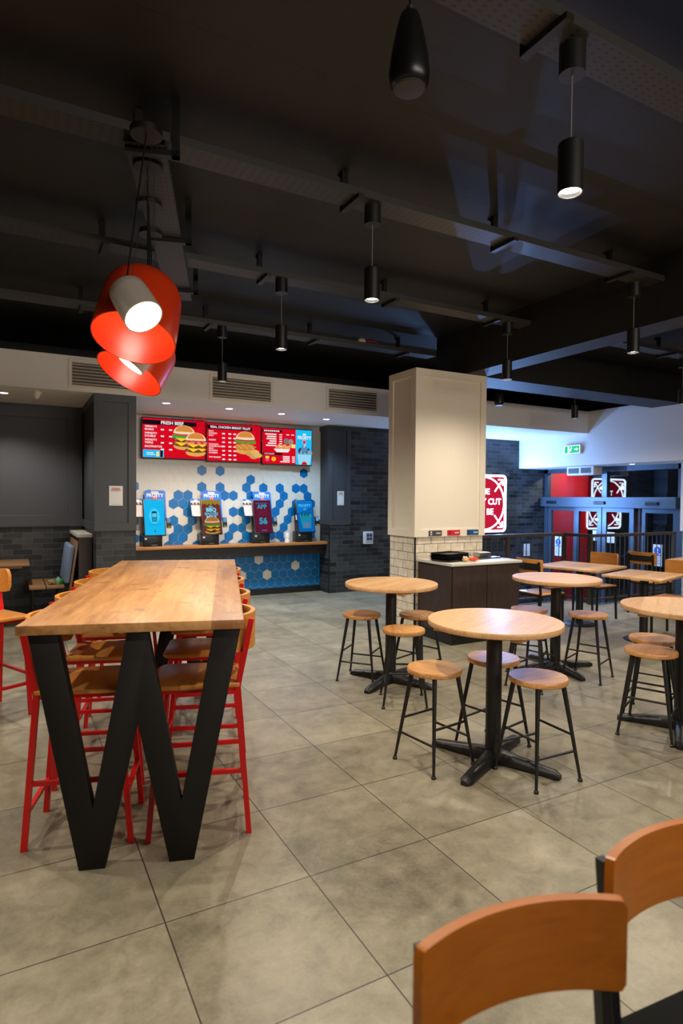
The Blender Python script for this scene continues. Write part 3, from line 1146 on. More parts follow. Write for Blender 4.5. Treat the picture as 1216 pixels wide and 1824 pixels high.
# three little plates above the counter
for x, w, m, lab in ((4.385, .19, GREYB, 'dark grey'), (4.66, .19, REDP, 'red'), (4.955, .18, DEEPB, 'blue')):
    pl = thing('bin_sign', 'small %s bin sign on the cream pillar above the waste counter' % lab, 'sign', (x, PY0 - .034, 1.182), 0, 'bin signs on the pillar')
    MB().b2(-w / 2, w / 2, -.003, .003, -.032, .032).build('plate', m, pl, smooth=0)
    a = Art()
    a.rrect(-.07, -.05, -.022, .022, .006, PAPERW if lab == 'dark grey' else BLKP)
    a.rect(-.066, -.054, -.012, .006, m)
    for i in range(5):
        a.rect(.012 + i * .0125, .0215 + i * .0125, -.008, .009, PAPERW)
        a.rect(.015 + i * .0125, .0185 + i * .0125, -.003 + .002 * (i % 2), .004, m)
    a.build('printing', pl, (0, -.003, 0))

# socket on the pillar side
so = thing('power_socket', 'steel double power socket low on the tiled pillar', 'socket', (PX0 - .004, 6.07, .46), RAD(-90))
MB().b2(-.075, .075, -.004, .004, -.045, .045).build('plate', STEEL, so, bev=.002)
for u in (-.036, .036):
    MB().b2(u - .022, u + .022, -.007, -.003, -.025, .015).build('outlet', PLASTIC, so, smooth=0)
    MB().b2(u - .008, u + .008, -.009, -.003, .022, .036).build('switch', PLASTIC, so, smooth=0)

# ------------------------------------------------------------------ kiosk shelf
sh = thing('kiosk_shelf', 'long oak shelf carrying the ordering kiosks', 'shelf', (2.965, 9.0, 0))
MB().b2(-1.652, 1.652, .0, .295, .815, .86).build('board', SHELF, sh, bev=.003)
MB().b2(-1.652, 1.652, .06, .085, .66, .815).build('apron', BLACK, sh, smooth=0)

SKY = paint_emit((30, 190, 244), 1.0)


def burger(a, cx, cz, s, k=1.0, bun=((214, 138, 60), (244, 214, 170)), style='beef'):
    P = lambda c: paint_emit(c, k)
    a.ell(cx, cz - .34 * s, .46 * s, .16 * s, P((226, 168, 84)))
    if style == 'chicken':
        pts = [(cx + (.52 + .06 * sin(9 * t)) * s * cos(t), cz - .16 * s + (.17 + .03 * sin(11 * t)) * s * sin(t)) for t in [i * 2 * pi / 40 for i in range(40)]]
        a.poly(pts, P((206, 132, 60)))
        for i in range(9):
            a.ell(cx + (-.4 + .1 * i) * s, cz - (.14 + .06 * (i % 3 - 1)) * s, .05 * s, .03 * s, P((232, 172, 96)), n=10)
    else:
        for zz in ((-.25, -.05) if style == 'beef' else (-.22, -.02)):
            a.ell(cx, cz + zz * s, .5 * s, .11 * s, P((112, 58, 46)))
            for i in range(6):
                a.ell(cx + (-.36 + .145 * i) * s, cz + (zz + .02 * (i % 2)) * s, .06 * s, .04 * s, P((150, 96, 92)), n=10)
            a.poly([(cx - .42 * s, cz + (zz + .09) * s), (cx - .12 * s, cz + (zz - .08) * s), (cx + .15 * s, cz + (zz + .07) * s)], P((250, 206, 40)))
            a.poly([(cx + .05 * s, cz + (zz + .1) * s), (cx + .3 * s, cz + (zz - .05) * s), (cx + .5 * s, cz + (zz + .08) * s)], P((250, 206, 40)))
    if style == 'bacon':
        for i in range(7):
            a.ell(cx + (-.42 + .14 * i) * s, cz + (.12 + .05 * (i % 2)) * s, .1 * s, .06 * s, P((206, 60, 60) if i % 2 else (232, 128, 112)), n=12)
    else:
        pts = [(cx - .54 * s + 1.08 * s * i / 24, cz + (.02 + (.05 if i % 2 else -.04)) * s) for i in range(25)]
        pts += [(cx + .5 * s, cz + .16 * s), (cx - .5 * s, cz + .16 * s)]
        a.poly(pts, P((40, 170, 60)))
        a.ell(cx, cz + .18 * s, .47 * s, .06 * s, P((214, 40, 48)))
        a.ell(cx, cz + .24 * s, .47 * s, .05 * s, P((240, 228, 230)))
    pts = [(cx + .47 * s * cos(t), cz + .22 * s + .36 * s * sin(t)) for t in [i * pi / 24 for i in range(25)]]
    a.poly(pts, P(bun[1]))
    pts = [(cx + .38 * s * cos(t), cz + .30 * s + .27 * s * sin(t)) for t in [i * pi / 24 for i in range(25)]]
    a.poly(pts, P(bun[0]))


def menu_rows(a, x, z, names, dz, size, cols, W_, k=2):
    for i, nm in enumerate(names):
        zz = z - dz * i
        for j, line in enumerate(nm):
            a.text(line, x, zz - j * size * 1.05, size, W_, bold=.02)
        for c_ in cols:
            a.rect(c_, c_ + .045, zz - size * .9 - .012, zz - size * .9 + .008, W_)


# ------------------------------------------------------------------ menu screens
RBG = paint_emit((216, 10, 34))
RBG2 = paint_emit((176, 6, 24))
WT = paint_emit((250, 244, 246))
CY = paint_emit((60, 176, 226))
BK = paint_emit((24, 12, 22))


def menu_screen(label, x0, x1, zc0, zc1, tilt=0):
    w, h = x1 - x0, .60
    t = thing('menu_screen', label, 'screen', ((x0 + x1) / 2, 9.16, (zc0 + zc1) / 2), 0, 'menu screens above the kiosks')
    MB().b2(-w / 2 + .002, w / 2 - .002, 0, .05, -h / 2, h / 2).build('casing', PLASTIC, t, bev=.004)
    MB().b2(-.1, .1, .05, .134, -.12, .12).build('wall_bracket', PLASTIC, t, smooth=0)
    a = Art(.0004)
    a.rect(-w / 2 + .014, w / 2 - .014, -h / 2 + .014, h / 2 - .014, RBG)
    return t, a, w - .028, h - .028


t, a, w, h = menu_screen('menu screen headed FRESH BEEF with two stacked burgers', 1.652, 2.598, 2.149, 2.749)
for i in range(5):
    a.ring(.38, .16, .06 + .03 * i, .008, RBG2, RAD(-60), RAD(200), 24)
a.rect(-w / 2, .33, .195, .262, BK)
a.text('FRESH BEEF', -.20, .229, .066, WT, bold=.025)
menu_rows(a, -.43, .165, [("WENDY'S", 'SINGLE'), ("WENDY'S", 'DOUBLE'), ("WENDY'S", 'TRIPLE'), ('BACONATOR',)], .097, .040, (-.20, -.08), WT)
burger(a, .14, .01, .34)
burger(a, .315, -.085, .33, style='bacon')
a.rrect(-w / 2, -.16, -h / 2, -h / 2 + .11, .01, SKY)
a.rect(-.41, -.31, -.225, -.215, WT).rect(-.41, -.29, -.25, -.24, WT)
a.rect(-.27, -.23, -.27, -.20, paint_emit((252, 226, 120)))
a.rect(-.215, -.175, -.28, -.18, paint_emit((60, 14, 30)))
a.build('display', t, (0, -.0005, 0))

t, a, w, h = menu_screen('menu screen headed REAL CHICKEN BREAST FILLET with a chicken burger', 2.608, 3.498, 2.11, 2.74)
t.location.z = 2.433
for i in range(5):
    a.ring(.31, .17, .06 + .03 * i, .008, RBG2, RAD(-60), RAD(200), 24)
a.rect(-w / 2, .29, .200, .262, BK)
a.text('REAL CHICKEN BREAST FILLET', -.385, .232, .0475, WT, bold=.022)
menu_rows(a, -.41, .165, [('SPICY', 'CHICKEN'), ('SPICY',), ('CLASSIC',), ('AVOCADO', 'CHICKEN CLUB'), ('SPICY', 'NUGGETS'), ('NUGGETS',), ('THE TENDERS',)], .066, .030, (-.20, -.10, -.02), WT)
burger(a, .17, -.005, .33, style='chicken')
for i, (x, z, r) in enumerate(((.25, -.16, 20), (.33, -.13, -15), (.31, -.20, 40), (.38, -.18, 10))):
    a.ell(x, z, .07, .038, paint_emit((222, 180, 104) if i % 2 else (206, 158, 84)), n=16)
a.build('display', t, (0, -.0005, 0))

t, a, w, h = menu_screen('menu screen split between red side dishes and a blue FROSTY panel', 3.508, 4.40, 2.10, 2.70)
t.location.z = 2.418
xs = .145
a.rect(xs, w / 2, -h / 2, h / 2, SKY)
a.rect(-w / 2, -.10, .222, .262, BK)
for i in range(8):
    a.rect(-.41 + i * .034, -.386 + i * .034, .232, .252, WT)
for i in range(6):
    L_ = (.19, .16, .17, .12, .15, .18)[i]
    a.rect(-.20 - L_, -.20, .178 - .036 * i, .196 - .036 * i, WT)
    a.rect(-.15, -.10, .18 - .036 * i, .194 - .036 * i, WT)
for x in (-.03, .06):
    a.rect(x, x + .05, .185, .199, WT)
for i in range(14):
    a.stroke((-.22 + .018 * i, -.06), (-.20 + .018 * i + .02 * (i % 3), .01 + .02 * (i % 2)), .011, paint_emit((244, 206, 130)))
a.poly([(-.25, -.045), (.04, -.045), (.0, -.095), (-.20, -.095)], paint_emit((236, 236, 240)))
a.ell(-.03, .085, .045, .05, paint_emit((130, 116, 116)), n=18)
a.ell(.05, .075, .045, .05, paint_emit((150, 140, 136)), n=18)
a.rect(.06, .13, -.02, .04, paint_emit((248, 220, 120)))
a.rect(-w / 2, -.10, -.145, -.110, BK)
a.text('OUR BURGERS', -.41, -.1275, .026, WT, bold=.02)
a.rect(-.39, -.33, -.245, -.20, paint_emit((240, 80, 130))).rect(-.39, -.33, -.20, -.165, paint_emit((252, 220, 60)))
a.ell(-.25, -.21, .04, .036, paint_emit((252, 190, 30)), n=16)
for i in range(4):
    a.rect(-.03 - .05 * (i == 3) - .06, .03, -.165 - .028 * i - .008, -.165 - .028 * i + .008, WT)
    a.rect(.07, .12, -.165 - .028 * i - .007, -.165 - .028 * i + .007, WT)
cx = (xs + w / 2) / 2
a.rrect(cx - .03, cx + .03, .195, .225, .004, WT)
a.text("WENDY'S", cx, .210, .015, RBG, 'CENTER')
a.text('FROSTY', cx, .155, .075, WT, 'CENTER', .03, .92)
a.ell(cx, .085, .035, .035, RBG, n=22)
a.ring(cx, .085, .027, .004, WT)
DB = paint_emit((20, 70, 120))
for i in range(7):
    a.ell(cx - .10 + .033 * i, -.09 + .03 * (i % 2), .045, .05, DB if i % 2 else paint_emit((120, 170, 200)), n=14)
a.ell(cx, -.03, .06, .06, paint_emit((90, 140, 180)), n=16)
a.stroke((cx - .01, .0), (cx + .02, .05), .012, WT)
a.poly([(cx - .13, -.12), (cx + .13, -.12), (cx + .10, -h / 2), (cx - .10, -h / 2)], paint_emit((150, 214, 240)))
a.ell(cx, -h / 2, .05, .05, RBG, 0, pi, 14)
a.build('display', t, (0, -.0005, 0))


# ------------------------------------------------------------------ ordering kiosks
def kiosk_base(label, x):
    t = thing('ordering_kiosk', label, 'kiosk', (x, 9.14, .86), 0, 'ordering kiosks on the shelf')
    mb = MB().b2(-.135, .135, -.10, .10, 0, .17)
    mb.build('base', PLASTIC, t, bev=.006)
    MB().prism([(.09, .17), (.13, .62), (.10, .64), (-.02, .17)], -.10, .10, axis='x').build('stand', PLASTIC, t)
    MB().b2(-.075, .03, -.104, -.099, .06, .125).build('printer_slot', BLKP, t, smooth=0)
    MB().b2(-.115, -.085, -.106, -.099, .105, .13).build('scanner_light', plain('pale_plastic', (200, 200, 200), .4), t, smooth=0)
    MB().b2(-.02, .06, -.102, -.099, .020, .026).build('maker_plate', STEEL, t, smooth=0)
    return t


def kiosk(label, x, art):
    t = kiosk_base(label, x)
    o = MB().b2(-.155, .155, -.02, .02, -.275, .275).build('screen', PLASTIC, t, bev=.005)
    o.location = (.03, -.035, .42)
    o.rotation_euler = (RAD(-15), 0, 0)
    art.build('display', o, (0, -.0205, 0))
    # card reader on the right
    rd = MB().b2(.17, .235, -.03, .01, -.16, -.01).build('card_reader', PLASTIC, o, bev=.006)
    MB().b2(.178, .227, -.033, -.0295, -.085, -.02).build('reader_display', glow('reader_glow', (110, 170, 220), .8), rd, smooth=0)
    MB().b2(.18, .225, -.033, -.0295, -.155, -.145).build('card_slot', glow('reader_led', (220, 200, 60), .7), rd, smooth=0)
    return t, o


def topper(o, letters=True):
    """blue card frame round the screen with a white cup-shaped wing"""
    mb = MB()
    mb.prism([(-.155, .0), (-.155, .28), (-.12, .285), (-.12, .40), (-.10, .42), (.16, .42), (.185, .40), (.185, -.02), (.16, -.05), (.150, -.02)], .021, .025, axis='y')
    tp = mb.build('promo_card', plain('blue_card', (6, 104, 196), .5), o, smooth=0)
    a = Art(.0005)
    a.rrect(-.02, .085, .370, .405, .004, PAPERW)
    a.text("WENDY'S", .0325, .3875, .022, REDP, 'CENTER')
    a.text('FROSTY', .0325, .342, .072, PAPERW, 'CENTER', .035, .95)
    a.ell(.0325, .296, .034, .026, REDP, n=22)
    a.ring(.0325, .296, .018, .004, PAPERW)
    a.build('printing', tp, (0, .0205, 0))
    mb = MB().prism([(-.30, .26), (-.30, .29), (-.14, .29), (-.14, .02), (-.27, .02), (-.285, .035)], .015, .019, axis='y')
    wg = mb.build('side_card', plain('pale_card', (214, 198, 190), .6), o, smooth=0)
    a = Art(.0005)
    a.rect(-.30, -.15, .262, .29, plain('blue_card', (6, 104, 196), .5))
    for i in range(6):
        a.ell(-.285 + .026 * i, .218 + .012 * (i % 2), .02, .017, plain('cream_swirl', (222, 190, 168), .6) if i % 2 else plain('brown_swirl', (86, 44, 34), .6), n=12)
    a.ell(-.22, .258, .03, .022, PAPERW, n=14)
    a.rect(-.298, -.15, .196, .204, plain('brown_swirl', (86, 44, 34), .6))
    a.build('printing', wg, (0, .0145, 0))


def scr():
    a = Art(.0004)
    return a


def KE(c, k=1.0):
    return paint_emit(c, k)


a = scr()
a.rect(-.142, .142, -.262, .262, KE((24, 184, 240)))
a.ell(0, .02, .075, .115, KE((70, 208, 246)))
a.rrect(-.036, .036, -.065, .09, .01, KE((14, 96, 130)))
a.rrect(-.030, .030, .0, .06, .004, KE((90, 200, 240)))
a.rect(-.036, .036, .066, .09, KE((14, 60, 84)))
a.rrect(-.030, .030, -.055, -.015, .004, KE((40, 150, 196)))
for i in range(16):
    a.rect(-.08 + .0105 * i, -.073 + .0105 * i, -.113, -.107, KE((30, 120, 160)))
a.stroke((.0, -.185), (.0, -.225), .006, KE((10, 60, 100)))
a.poly([(-.014, -.21), (.014, -.21), (0, -.228)], KE((10, 60, 100)))
t, o = kiosk('ordering kiosk with a bright cyan screen showing a payment terminal', 1.79, a)
topper(o)

a = scr()
a.rect(-.142, .142, -.262, .262, KE((112, 50, 46)))
a.poly([(-.142, .262), (-.142, .22), (-.11, .19), (-.09, .215), (-.06, .18), (-.03, .21), (0, .17), (.03, .215), (.07, .185), (.10, .21), (.142, .18), (.142, .262)], KE((150, 130, 40)))
a.text('THE', -.005, .155, .036, KE((90, 206, 240)), 'CENTER', .03)
a.text('BBQ', 0, .108, .082, KE((120, 220, 246)), 'CENTER', .04)
a.text('BACON', 0, .046, .058, KE((80, 196, 236)), 'CENTER', .035)
a.text('MELT', 0, -.008, .068, KE((120, 220, 246)), 'CENTER', .04)
burger(a, 0, -.145, .25, .62)
a.rect(-.06, .04, -.245, -.225, KE((60, 30, 60)))
t, o = kiosk('ordering kiosk whose screen reads BBQ BACON MELT over a burger', 2.64, a)
topper(o)

a = scr()
a.rect(-.142, .142, -.262, .262, KE((92, 26, 50)))
for i in range(9):
    a.rect(-.10 + .022 * i, -.084 + .022 * i, .205, .22, KE((40, 110, 150)))
a.text('APP', 0, .155, .095, KE((40, 150, 190)), 'CENTER', .035)
a.text('56', 0, -.08, .135, KE((50, 150, 180)), 'CENTER', .05)
a.rect(-.04, .05, -.232, -.222, KE((120, 110, 190)))
for z in (.08, .05, .02):
    a.rect(-.09, .09, z, z + .006, KE((120, 40, 66)))
t, o = kiosk('ordering kiosk whose maroon screen reads APP and 56', 3.47, a)
topper(o)

a = scr()
a.rect(-.142, .142, -.262, .262, KE((8, 96, 176)))
a.poly([(-.142, .05), (.142, .16), (.142, .262), (-.142, .262)], KE((14, 116, 200)))
a.text('FROSTY', 0, .175, .066, KE((70, 186, 236)), 'CENTER', .035, .95)
a.ell(0, .115, .028, .022, KE((60, 150, 190)), n=18)
for i in range(7):
    a.ell(-.08 + .027 * i, .0 + .02 * (i % 2), .03, .035, KE((10, 90, 110)) if i % 2 else KE((40, 140, 150)), n=12)
a.poly([(-.10, -.03), (.10, -.03), (.08, -.21), (-.08, -.21)], KE((24, 134, 170)))
a.rrect(-.055, .055, -.2, -.11, .02, KE((90, 120, 160)))
t, o = kiosk('ordering kiosk with a dim blue FROSTY screen and no card frame, beside the corner column', 4.22, a)
MB().b2(-.168, -.158, -.012, .012, -.06, .02).build('screen_tag', PAPERW, o, smooth=0)
pc = thing('paper_cup', 'white paper cup standing upside down on the kiosk shelf', 'cup', (3.93, 9.10, .86))
MB().lathe([(0, 0), (.042, 0), (.036, .08), (0, .08)], 24).build('cup_body', PAPERW, pc)
MB().lathe([(0, .08), (.042, .08), (.036, .155), (0, .155)], 24).build('upper_cup', PAPERW, pc)

# ------------------------------------------------------------------ cards and boxes on the walls
def code_card(label, loc, w, h):
    t = thing('notice_card', label, 'card', loc, 0, 'white notice cards on the columns')
    MB().b2(-w / 2, w / 2, -.003, .003, -h / 2, h / 2).build('card', PAPERW, t, smooth=0, bev=.002)
    a = Art()
    for z, ww in ((.39, .30), (.335, .32), (.275, .36)):
        for i in range(8):
            u = -ww + 2 * ww * i / 8
            a.rect(w * u, w * (u + .18 * ww / .3 * .3), h * (z - .015), h * (z + .017), REDP)
    for i in range(9):
        a.rect(w * (-.36 + .08 * i), w * (-.30 + .08 * i), -h * .43, -h * .42, BLKP)
    a.build('printing', t, (0, -.0032, 0))


code_card('white notice card with red heading on the slate column beside the booth', (1.08, 7.616, 1.595), .155, .235)
code_card('white notice card with red heading on the slate column beside the kiosk shelf', (4.835, 8.956, 1.583), .125, .235)
bx = thing('wall_dispenser', 'small white box with dark blue dots on the charcoal brick wall', 'dispenser', (5.35, YB, .91))
MB().b2(-.08, .08, -.075, 0, -.105, .105).build('box', PAPERW, bx, bev=.004)
a = Art()
a.rect(-.065, .07, -.09, .09, plain('pale_grey_print', (176, 182, 196), .5))
for i in (-1, 1):
    for j in (0, 1):
        a.ell(i * .028 + .005, .045 - .06 * j, .026, .028, plain('navy_print', (40, 58, 110), .5))
a.build('printing', bx, (0, -.0752, 0))

# ------------------------------------------------------------------ vents in the soffit
for x0, x1, lab in ((.565, 1.44, 'behind the red lamps, closest to the booth'), (2.20, 3.07, 'over the first two menu screens'), (3.86, 4.72, 'closest to the cream pillar')):
    w, h = x1 - x0, .335
    t = thing('air_vent', 'white slatted air vent in the soffit, ' + lab, 'vent', ((x0 + x1) / 2, YS, 2.99), 0, 'air vents in the soffit')
    mb = MB()
    mb.b2(-w / 2, w / 2, -.012, 0, h / 2 - .04, h / 2).b2(-w / 2, w / 2, -.012, 0, -h / 2, -h / 2 + .04)
    mb.b2(-w / 2, -w / 2 + .04, -.012, 0, -h / 2 + .04, h / 2 - .04).b2(w / 2 - .04, w / 2, -.012, 0, -h / 2 + .04, h / 2 - .04)
    mb.build('frame', WHITE, t, smooth=0, bev=.002)
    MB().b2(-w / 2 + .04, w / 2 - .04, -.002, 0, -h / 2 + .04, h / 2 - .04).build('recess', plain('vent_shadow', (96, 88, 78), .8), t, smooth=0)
    mb = MB()
    for i in range(7):
        z = -h / 2 + .06 + i * .036
        mb.box((0, -.014, z), (w - .08, .026, .004), X=Mx.Translation((0, 0, 0)) @ Mx.Translation((0, -.014, z)) @ Mx.Rotation(RAD(35), 4, 'X') @ Mx.Translation((0, .014, -z)))
    mb.build('slats', WHITE, t, smooth=0)

# ------------------------------------------------------------------ recessed downlights
DL = [(-.085, 8.15, 2.79, 'above the booth, at the picture edge'), (1.74, 7.95, 2.79, 'above the first kiosk'), (2.59, 8.0, 2.79, 'above the second kiosk'),
      (3.40, 8.10, 2.79, 'above the third kiosk'), (4.22, 8.30, 2.79, 'beside the corner column'), (8.30, 8.55, 2.79, 'above the stairs by the lit sign'),
      (9.55, 8.25, 2.22, 'over the entrance beside the air heater'), (9.55, 6.95, 2.22, 'over the entrance, towards the entrance pillar')]
for x, y, z, lab in DL:
    dcol = (1.0, .93, .84) if x < 3.0 else ((.74, .87, 1.0) if x < 4 else (.42, .70, 1.0))
    dcol = (.60, .80, 1.0) if 3 < x < 4 else dcol
    t = thing('downlight', 'round recessed downlight ' + lab, 'light', (x, y, z), 0, 'recessed downlights')
    MB().lathe([(.048, -.004), (.062, -.004), (.062, .0), (.048, .0), (.048, -.004)], 28).build('ring', SOFF, t)
    MB().lathe([(0, -.002), (.047, -.002), (.047, .0), (0, .0)], 28).build('lens', LAMPCOOL, t)
    lamp('SPOT', (0, 0, -.012), DOWN_W if z > 2.5 else DOWN_W * .5, dcol, (0, 0, 0), .04, 2.3, .6, t)

sm = thing('ceiling_sensor', 'small white conical sensor under the soffit above the booth', 'sensor', (.26, 7.85, 2.79))
MB().lathe([(0, -.085), (.022, -.085), (.05, -.01), (.055, 0), (0, 0)], 20, Mx.Rotation(RAD(12), 4, 'Y')).build('housing', WHITE, sm)

# ------------------------------------------------------------------ pendants and cable trays
CORD = plain('grey_cord', (120, 116, 110), .6)


def pendant(label, x, y):
    t = thing('pendant_light', label, 'light', (x, y, 0), 0, 'black canister pendants')
    MB().lathe([(0, 3.31), (.052, 3.31), (.052, 3.425), (0, 3.425)], 28).build('canopy', BLACK, t)
    MB().tube((0, 0, 3.03), (0, 0, 3.312), .003, n=8).build('cord', CORD, t)
    MB().lathe([(.046, 2.84), (.05, 2.84), (.05, 3.035), (.046, 3.04), (0, 3.04), (0, 3.02), (.044, 3.02), (.044, 2.86), (.046, 2.84)], 32).build('canister', BLACK, t)
    MB().lathe([(0, 2.858), (.0435, 2.858), (.0435, 2.872), (0, 2.872)], 28).build('bulb_lens', LAMPON, t)
    lamp('SPOT', (0, 0, 2.835), PEND_W, WARM, (0, 0, 0), .03, 2.85, 1.0, t)
    return t


PL = [(2.0, 1.76, 'closest to the black hanging speaker, alone above the stools'), (2.0, 3.31, 'in front of the smoke detector, second of its row'), (2.0, 4.78, 'third of its row, before the soffit over the menu screens'), (2.0, 6.42, 'last of its row, before the middle air vent'),
      (4.55, 4.79, 'above the cream pillar'), (4.63, 3.38, 'hanging under the black beam end'),
      (7.60, 6.53, 'before the corner of the white soffit'), (7.64, 4.85, 'at the picture edge above the entrance pillar'),
      (-.75, 1.76, 'outside the picture, on the booth side of the W table end'), (-.75, 3.31, 'outside the picture, on the booth side, level with the red lamps'), (-.75, 4.80, 'above the booth side stool that stands apart, outside the picture'),
      (2.0, -1.35, 'added behind the viewer, outside the picture'), (4.60, 1.85, 'over the cut-off table, outside the picture'), (7.62, 3.3, 'over the far seating, outside the picture')]  # the pendant behind the viewer is added to light the front chairs
# seen from the camera the first lamp of the photograph stands at the right; rows keep their spacing
for x, y, lab in PL:
    pendant('black canister pendant ' + lab, x, y)

n = 0
for y, lab in ((1.76, 'closest to the viewer'), (3.31, 'crossing above the red lamps'), (4.80, 'behind the red lamps'), (6.44, 'farthest back, before the soffit')):
    for x0, x1, sec in ((XW + .05, 4.80, 'wide hall side'), (5.16, 9.6, 'beyond the black beam')):
        y = 6.50 if (y > 6 and x0 > 5) else y
        t = thing('cable_tray', 'black perforated cable tray under the ceiling, %s, %s' % (lab, sec), 'cable tray', ((x0 + x1) / 2, y, 3.425), 0, 'cable trays under the ceiling')
        L_ = x1 - x0
        mb = MB().b2(-L_ / 2, L_ / 2, -.085, .085, 0, .003).b2(-L_ / 2, L_ / 2, -.088, -.085, 0, .045).b2(-L_ / 2, L_ / 2, .085, .088, 0, .045)
        mb.build('channel', TRAY_X, t, smooth=0)
        MB().tube((-L_ / 2, -.06, .02), (L_ / 2, -.06, .02), .012).tube((-L_ / 2, .0, .016), (L_ / 2, .0, .016), .009).build('cables', PLASTIC, t)
        xx = x0 + .8
        while xx < x1:
            u = xx - (x0 + x1) / 2
            MB().b2(u - .02, u + .02, -.12, .12, -.028, -.002).b2(u - .02, u + .02, .088, .12, -.02, CZ - 3.425).prism([(.12, .19), (.16, .224), (.12, .224)], u - .02, u + .02, axis='x').build('bracket', BLACK, t, smooth=0)
            xx += 1.25

# tray along the long table carrying the red lamps
t = thing('cable_tray', 'perforated tray above the long table holding the red lamp cords', 'cable tray', tuple(tl(.20, 0.55) + V((0, 0, 3.38))), TA, 'cable trays under the ceiling')
MB().b2(-.10, .10, 0, 2.5, 0, .003).b2(-.103, -.10, 0, 2.5, 0, .035).b2(.10, .103, 0, 2.5, 0, .035).build('channel', TRAY_Y, t, smooth=0)
for y in (.05, 1.15, 2.2):
    MB().b2(-.10, .17, y - .02, y + .02, -.03, -.001).b2(.13, .17, y - .02, y + .02, -.03, CZ - 3.38).build('bracket', BLACK, t, smooth=0)


def tilt_to(d):
    return V(d).normalized().to_track_quat('Z', 'Y').to_matrix().to_4x4()


def big_lamp(name, label, mat, inner, P, axis, R, L, Pc, prof_dome):
    """shade whose mouth centre is P; axis points from the mouth to the crown"""
    t = thing(name, label, 'lamp', Pc, 0, 'lamps over the long table')
    Xl = Mx.Translation(V(P) - V(Pc)) @ tilt_to(axis)
    if prof_dome:
        outer = [(R, 0), (R * .985, L * .3), (R * .96, L * .6)] + [(R * .95 * cos(a), L * .62 + L * .38 * sin(a)) for a in [i * pi / 20 for i in range(1, 10)]] + [(0, L)]
    else:
        outer = [(R, 0), (R * .97, L * .7), (R * .93, L * .9), (R * .80, L * .98), (R * .5, L), (0, L)]
    prof = outer + [(max(0, r - .006), z - .006) for r, z in outer[::-1][:-1]] + [(R - .006, 0.0), (R, 0)]
    sh_ = MB().lathe(prof, 56, Xl).build('shade', [mat], t, smooth=40)
    if prof_dome:
        MB().lathe([(0, L * .45), (.05, L * .45), (.055, L * .5), (.04, L * .62), (0, L * .64)], 24, Xl).build('bulb', LAMPON, t)
    else:
        MB().lathe([(0, .012), (R - .008, .012), (R - .008, .018), (0, .018)], 40, Xl).build('lens', LAMPON, t)
    crown = Xl @ V((0, 0, L))
    top = V((0, 0, 3.36 - Pc[2]))
    MB().tube(crown, crown + (top - crown) * .08, .012).build('cord_grip', STEEL, t)
    mid = crown * .5 + top * .5
    MB().tube(crown + (top - crown) * .05, top, .0045, n=8).build('cord', PLASTIC, t)
    MB().tube(crown + V((.02, 0, 0)), top + V((.035, 0, 0)), .0015, n=6).build('hanging_wire', STEEL, t)
    MB().lathe([(0, 0), (.075, 0), (.078, .004), (.078, .03), (0, .03)], 28, Mx.Translation(top)).build('canopy', BLACK, t)
    pos = Xl @ V((0, 0, L * .35 if prof_dome else -.01))
    q = (Mx.Rotation(0, 4, 'X') @ tilt_to(axis)).to_euler()
    if prof_dome:
        lamp('POINT', pos, 1.2, WARM, (0, 0, 0), .05, parent=t)
        lamp('SPOT', Xl @ V((0, 0, L * .38)), REDL_W * .7, WARM, tuple(q), .05, 1.75, .3, t)
    else:
        lamp('SPOT', pos, REDL_W, WARM, tuple(q), .06, 2.2, .5, t)
    return t


# each lamp: centre of its mouth, direction from mouth to crown, radius, length, floor point under its cord
for nm, lab, mat, h_, R, L, Pc, dome in (
        ('spot_lamp', 'small warm grey lamp with a glowing white face hanging before the red lamps', CHALK, ((.559, 3.042, 2.455), (-.306, .558, .771)), .096, .21, (.585, 3.12, 2.55), False),
        ('bell_lamp', 'red bell lamp with a glowing orange inside, the upper of two', REDSH, ((.583, 3.461, 2.447), (.234, .334, .913)), .223, .44, (.65, 3.42, 2.6), True),
        ('bell_lamp', 'red bell lamp tilted sideways below the other red lamp', REDSH, ((.705, 4.362, 2.425), (.492, .177, .853)), .232, .37, (.83, 4.28, 2.5), True),
        ('spot_lamp', 'small warm grey lamp mostly hidden between the two red lamps', CHALK, ((.652, 3.992, 2.411), (.575, -.064, .816)), .090, .21, (.74, 3.86, 2.5), False)):
    big_lamp(nm, lab, mat, None, h_[0], h_[1], R, L, Pc, dome)


# ------------------------------------------------------------------ hanging speakers, smoke detector
def speaker(label, x, y, ztop):
    t = thing('pendant_speaker', label, 'speaker', (x, y, 0), 0, 'teardrop speakers')
    MB().lathe([(0, 2.95), (.045, 2.952), (.064, 2.97), (.068, 3.0), (.062, 3.06), (.048, 3.13), (.036, 3.18), (.03, 3.195), (0, 3.2)], 36).build('housing', PLASTIC, t, smooth=60)
    MB().lathe([(0, 2.946), (.05, 2.95), (.055, 2.955), (0, 2.956)], 30).build('grille', plain('speaker_grille', (46, 46, 48), .5), t)
    MB().path([(0, 0, 3.19), (0, 0, 3.3), (.012, 0, 3.42), (.0, .01, ztop)], .004).build('cable', PLASTIC, t)
    MB().lathe([(0, 3.19), (.012, 3.19), (.012, 3.22), (0, 3.22)], 12).build('hook', STEEL, t)


speaker('black teardrop speaker hanging at the top of the picture', 1.165, 1.70, CZ)
speaker('black teardrop speaker hanging beside the cream pillar', 6.22, 6.70, CZ)
t = thing('smoke_detector', 'white smoke detector with a red base under the black ceiling', 'detector', (3.99, 6.85, CZ))
MB().lathe([(0, -.06), (.04, -.06), (.05, -.045), (.05, -.02), (.045, 0), (0, 0)], 28).build('housing', WHITE, t)
MB().path([(.03, 0, -.01), (.10, .02, -.004), (.2, .0, -.006), (.28, .05, -.004)], .006).build('cable', RED, t)

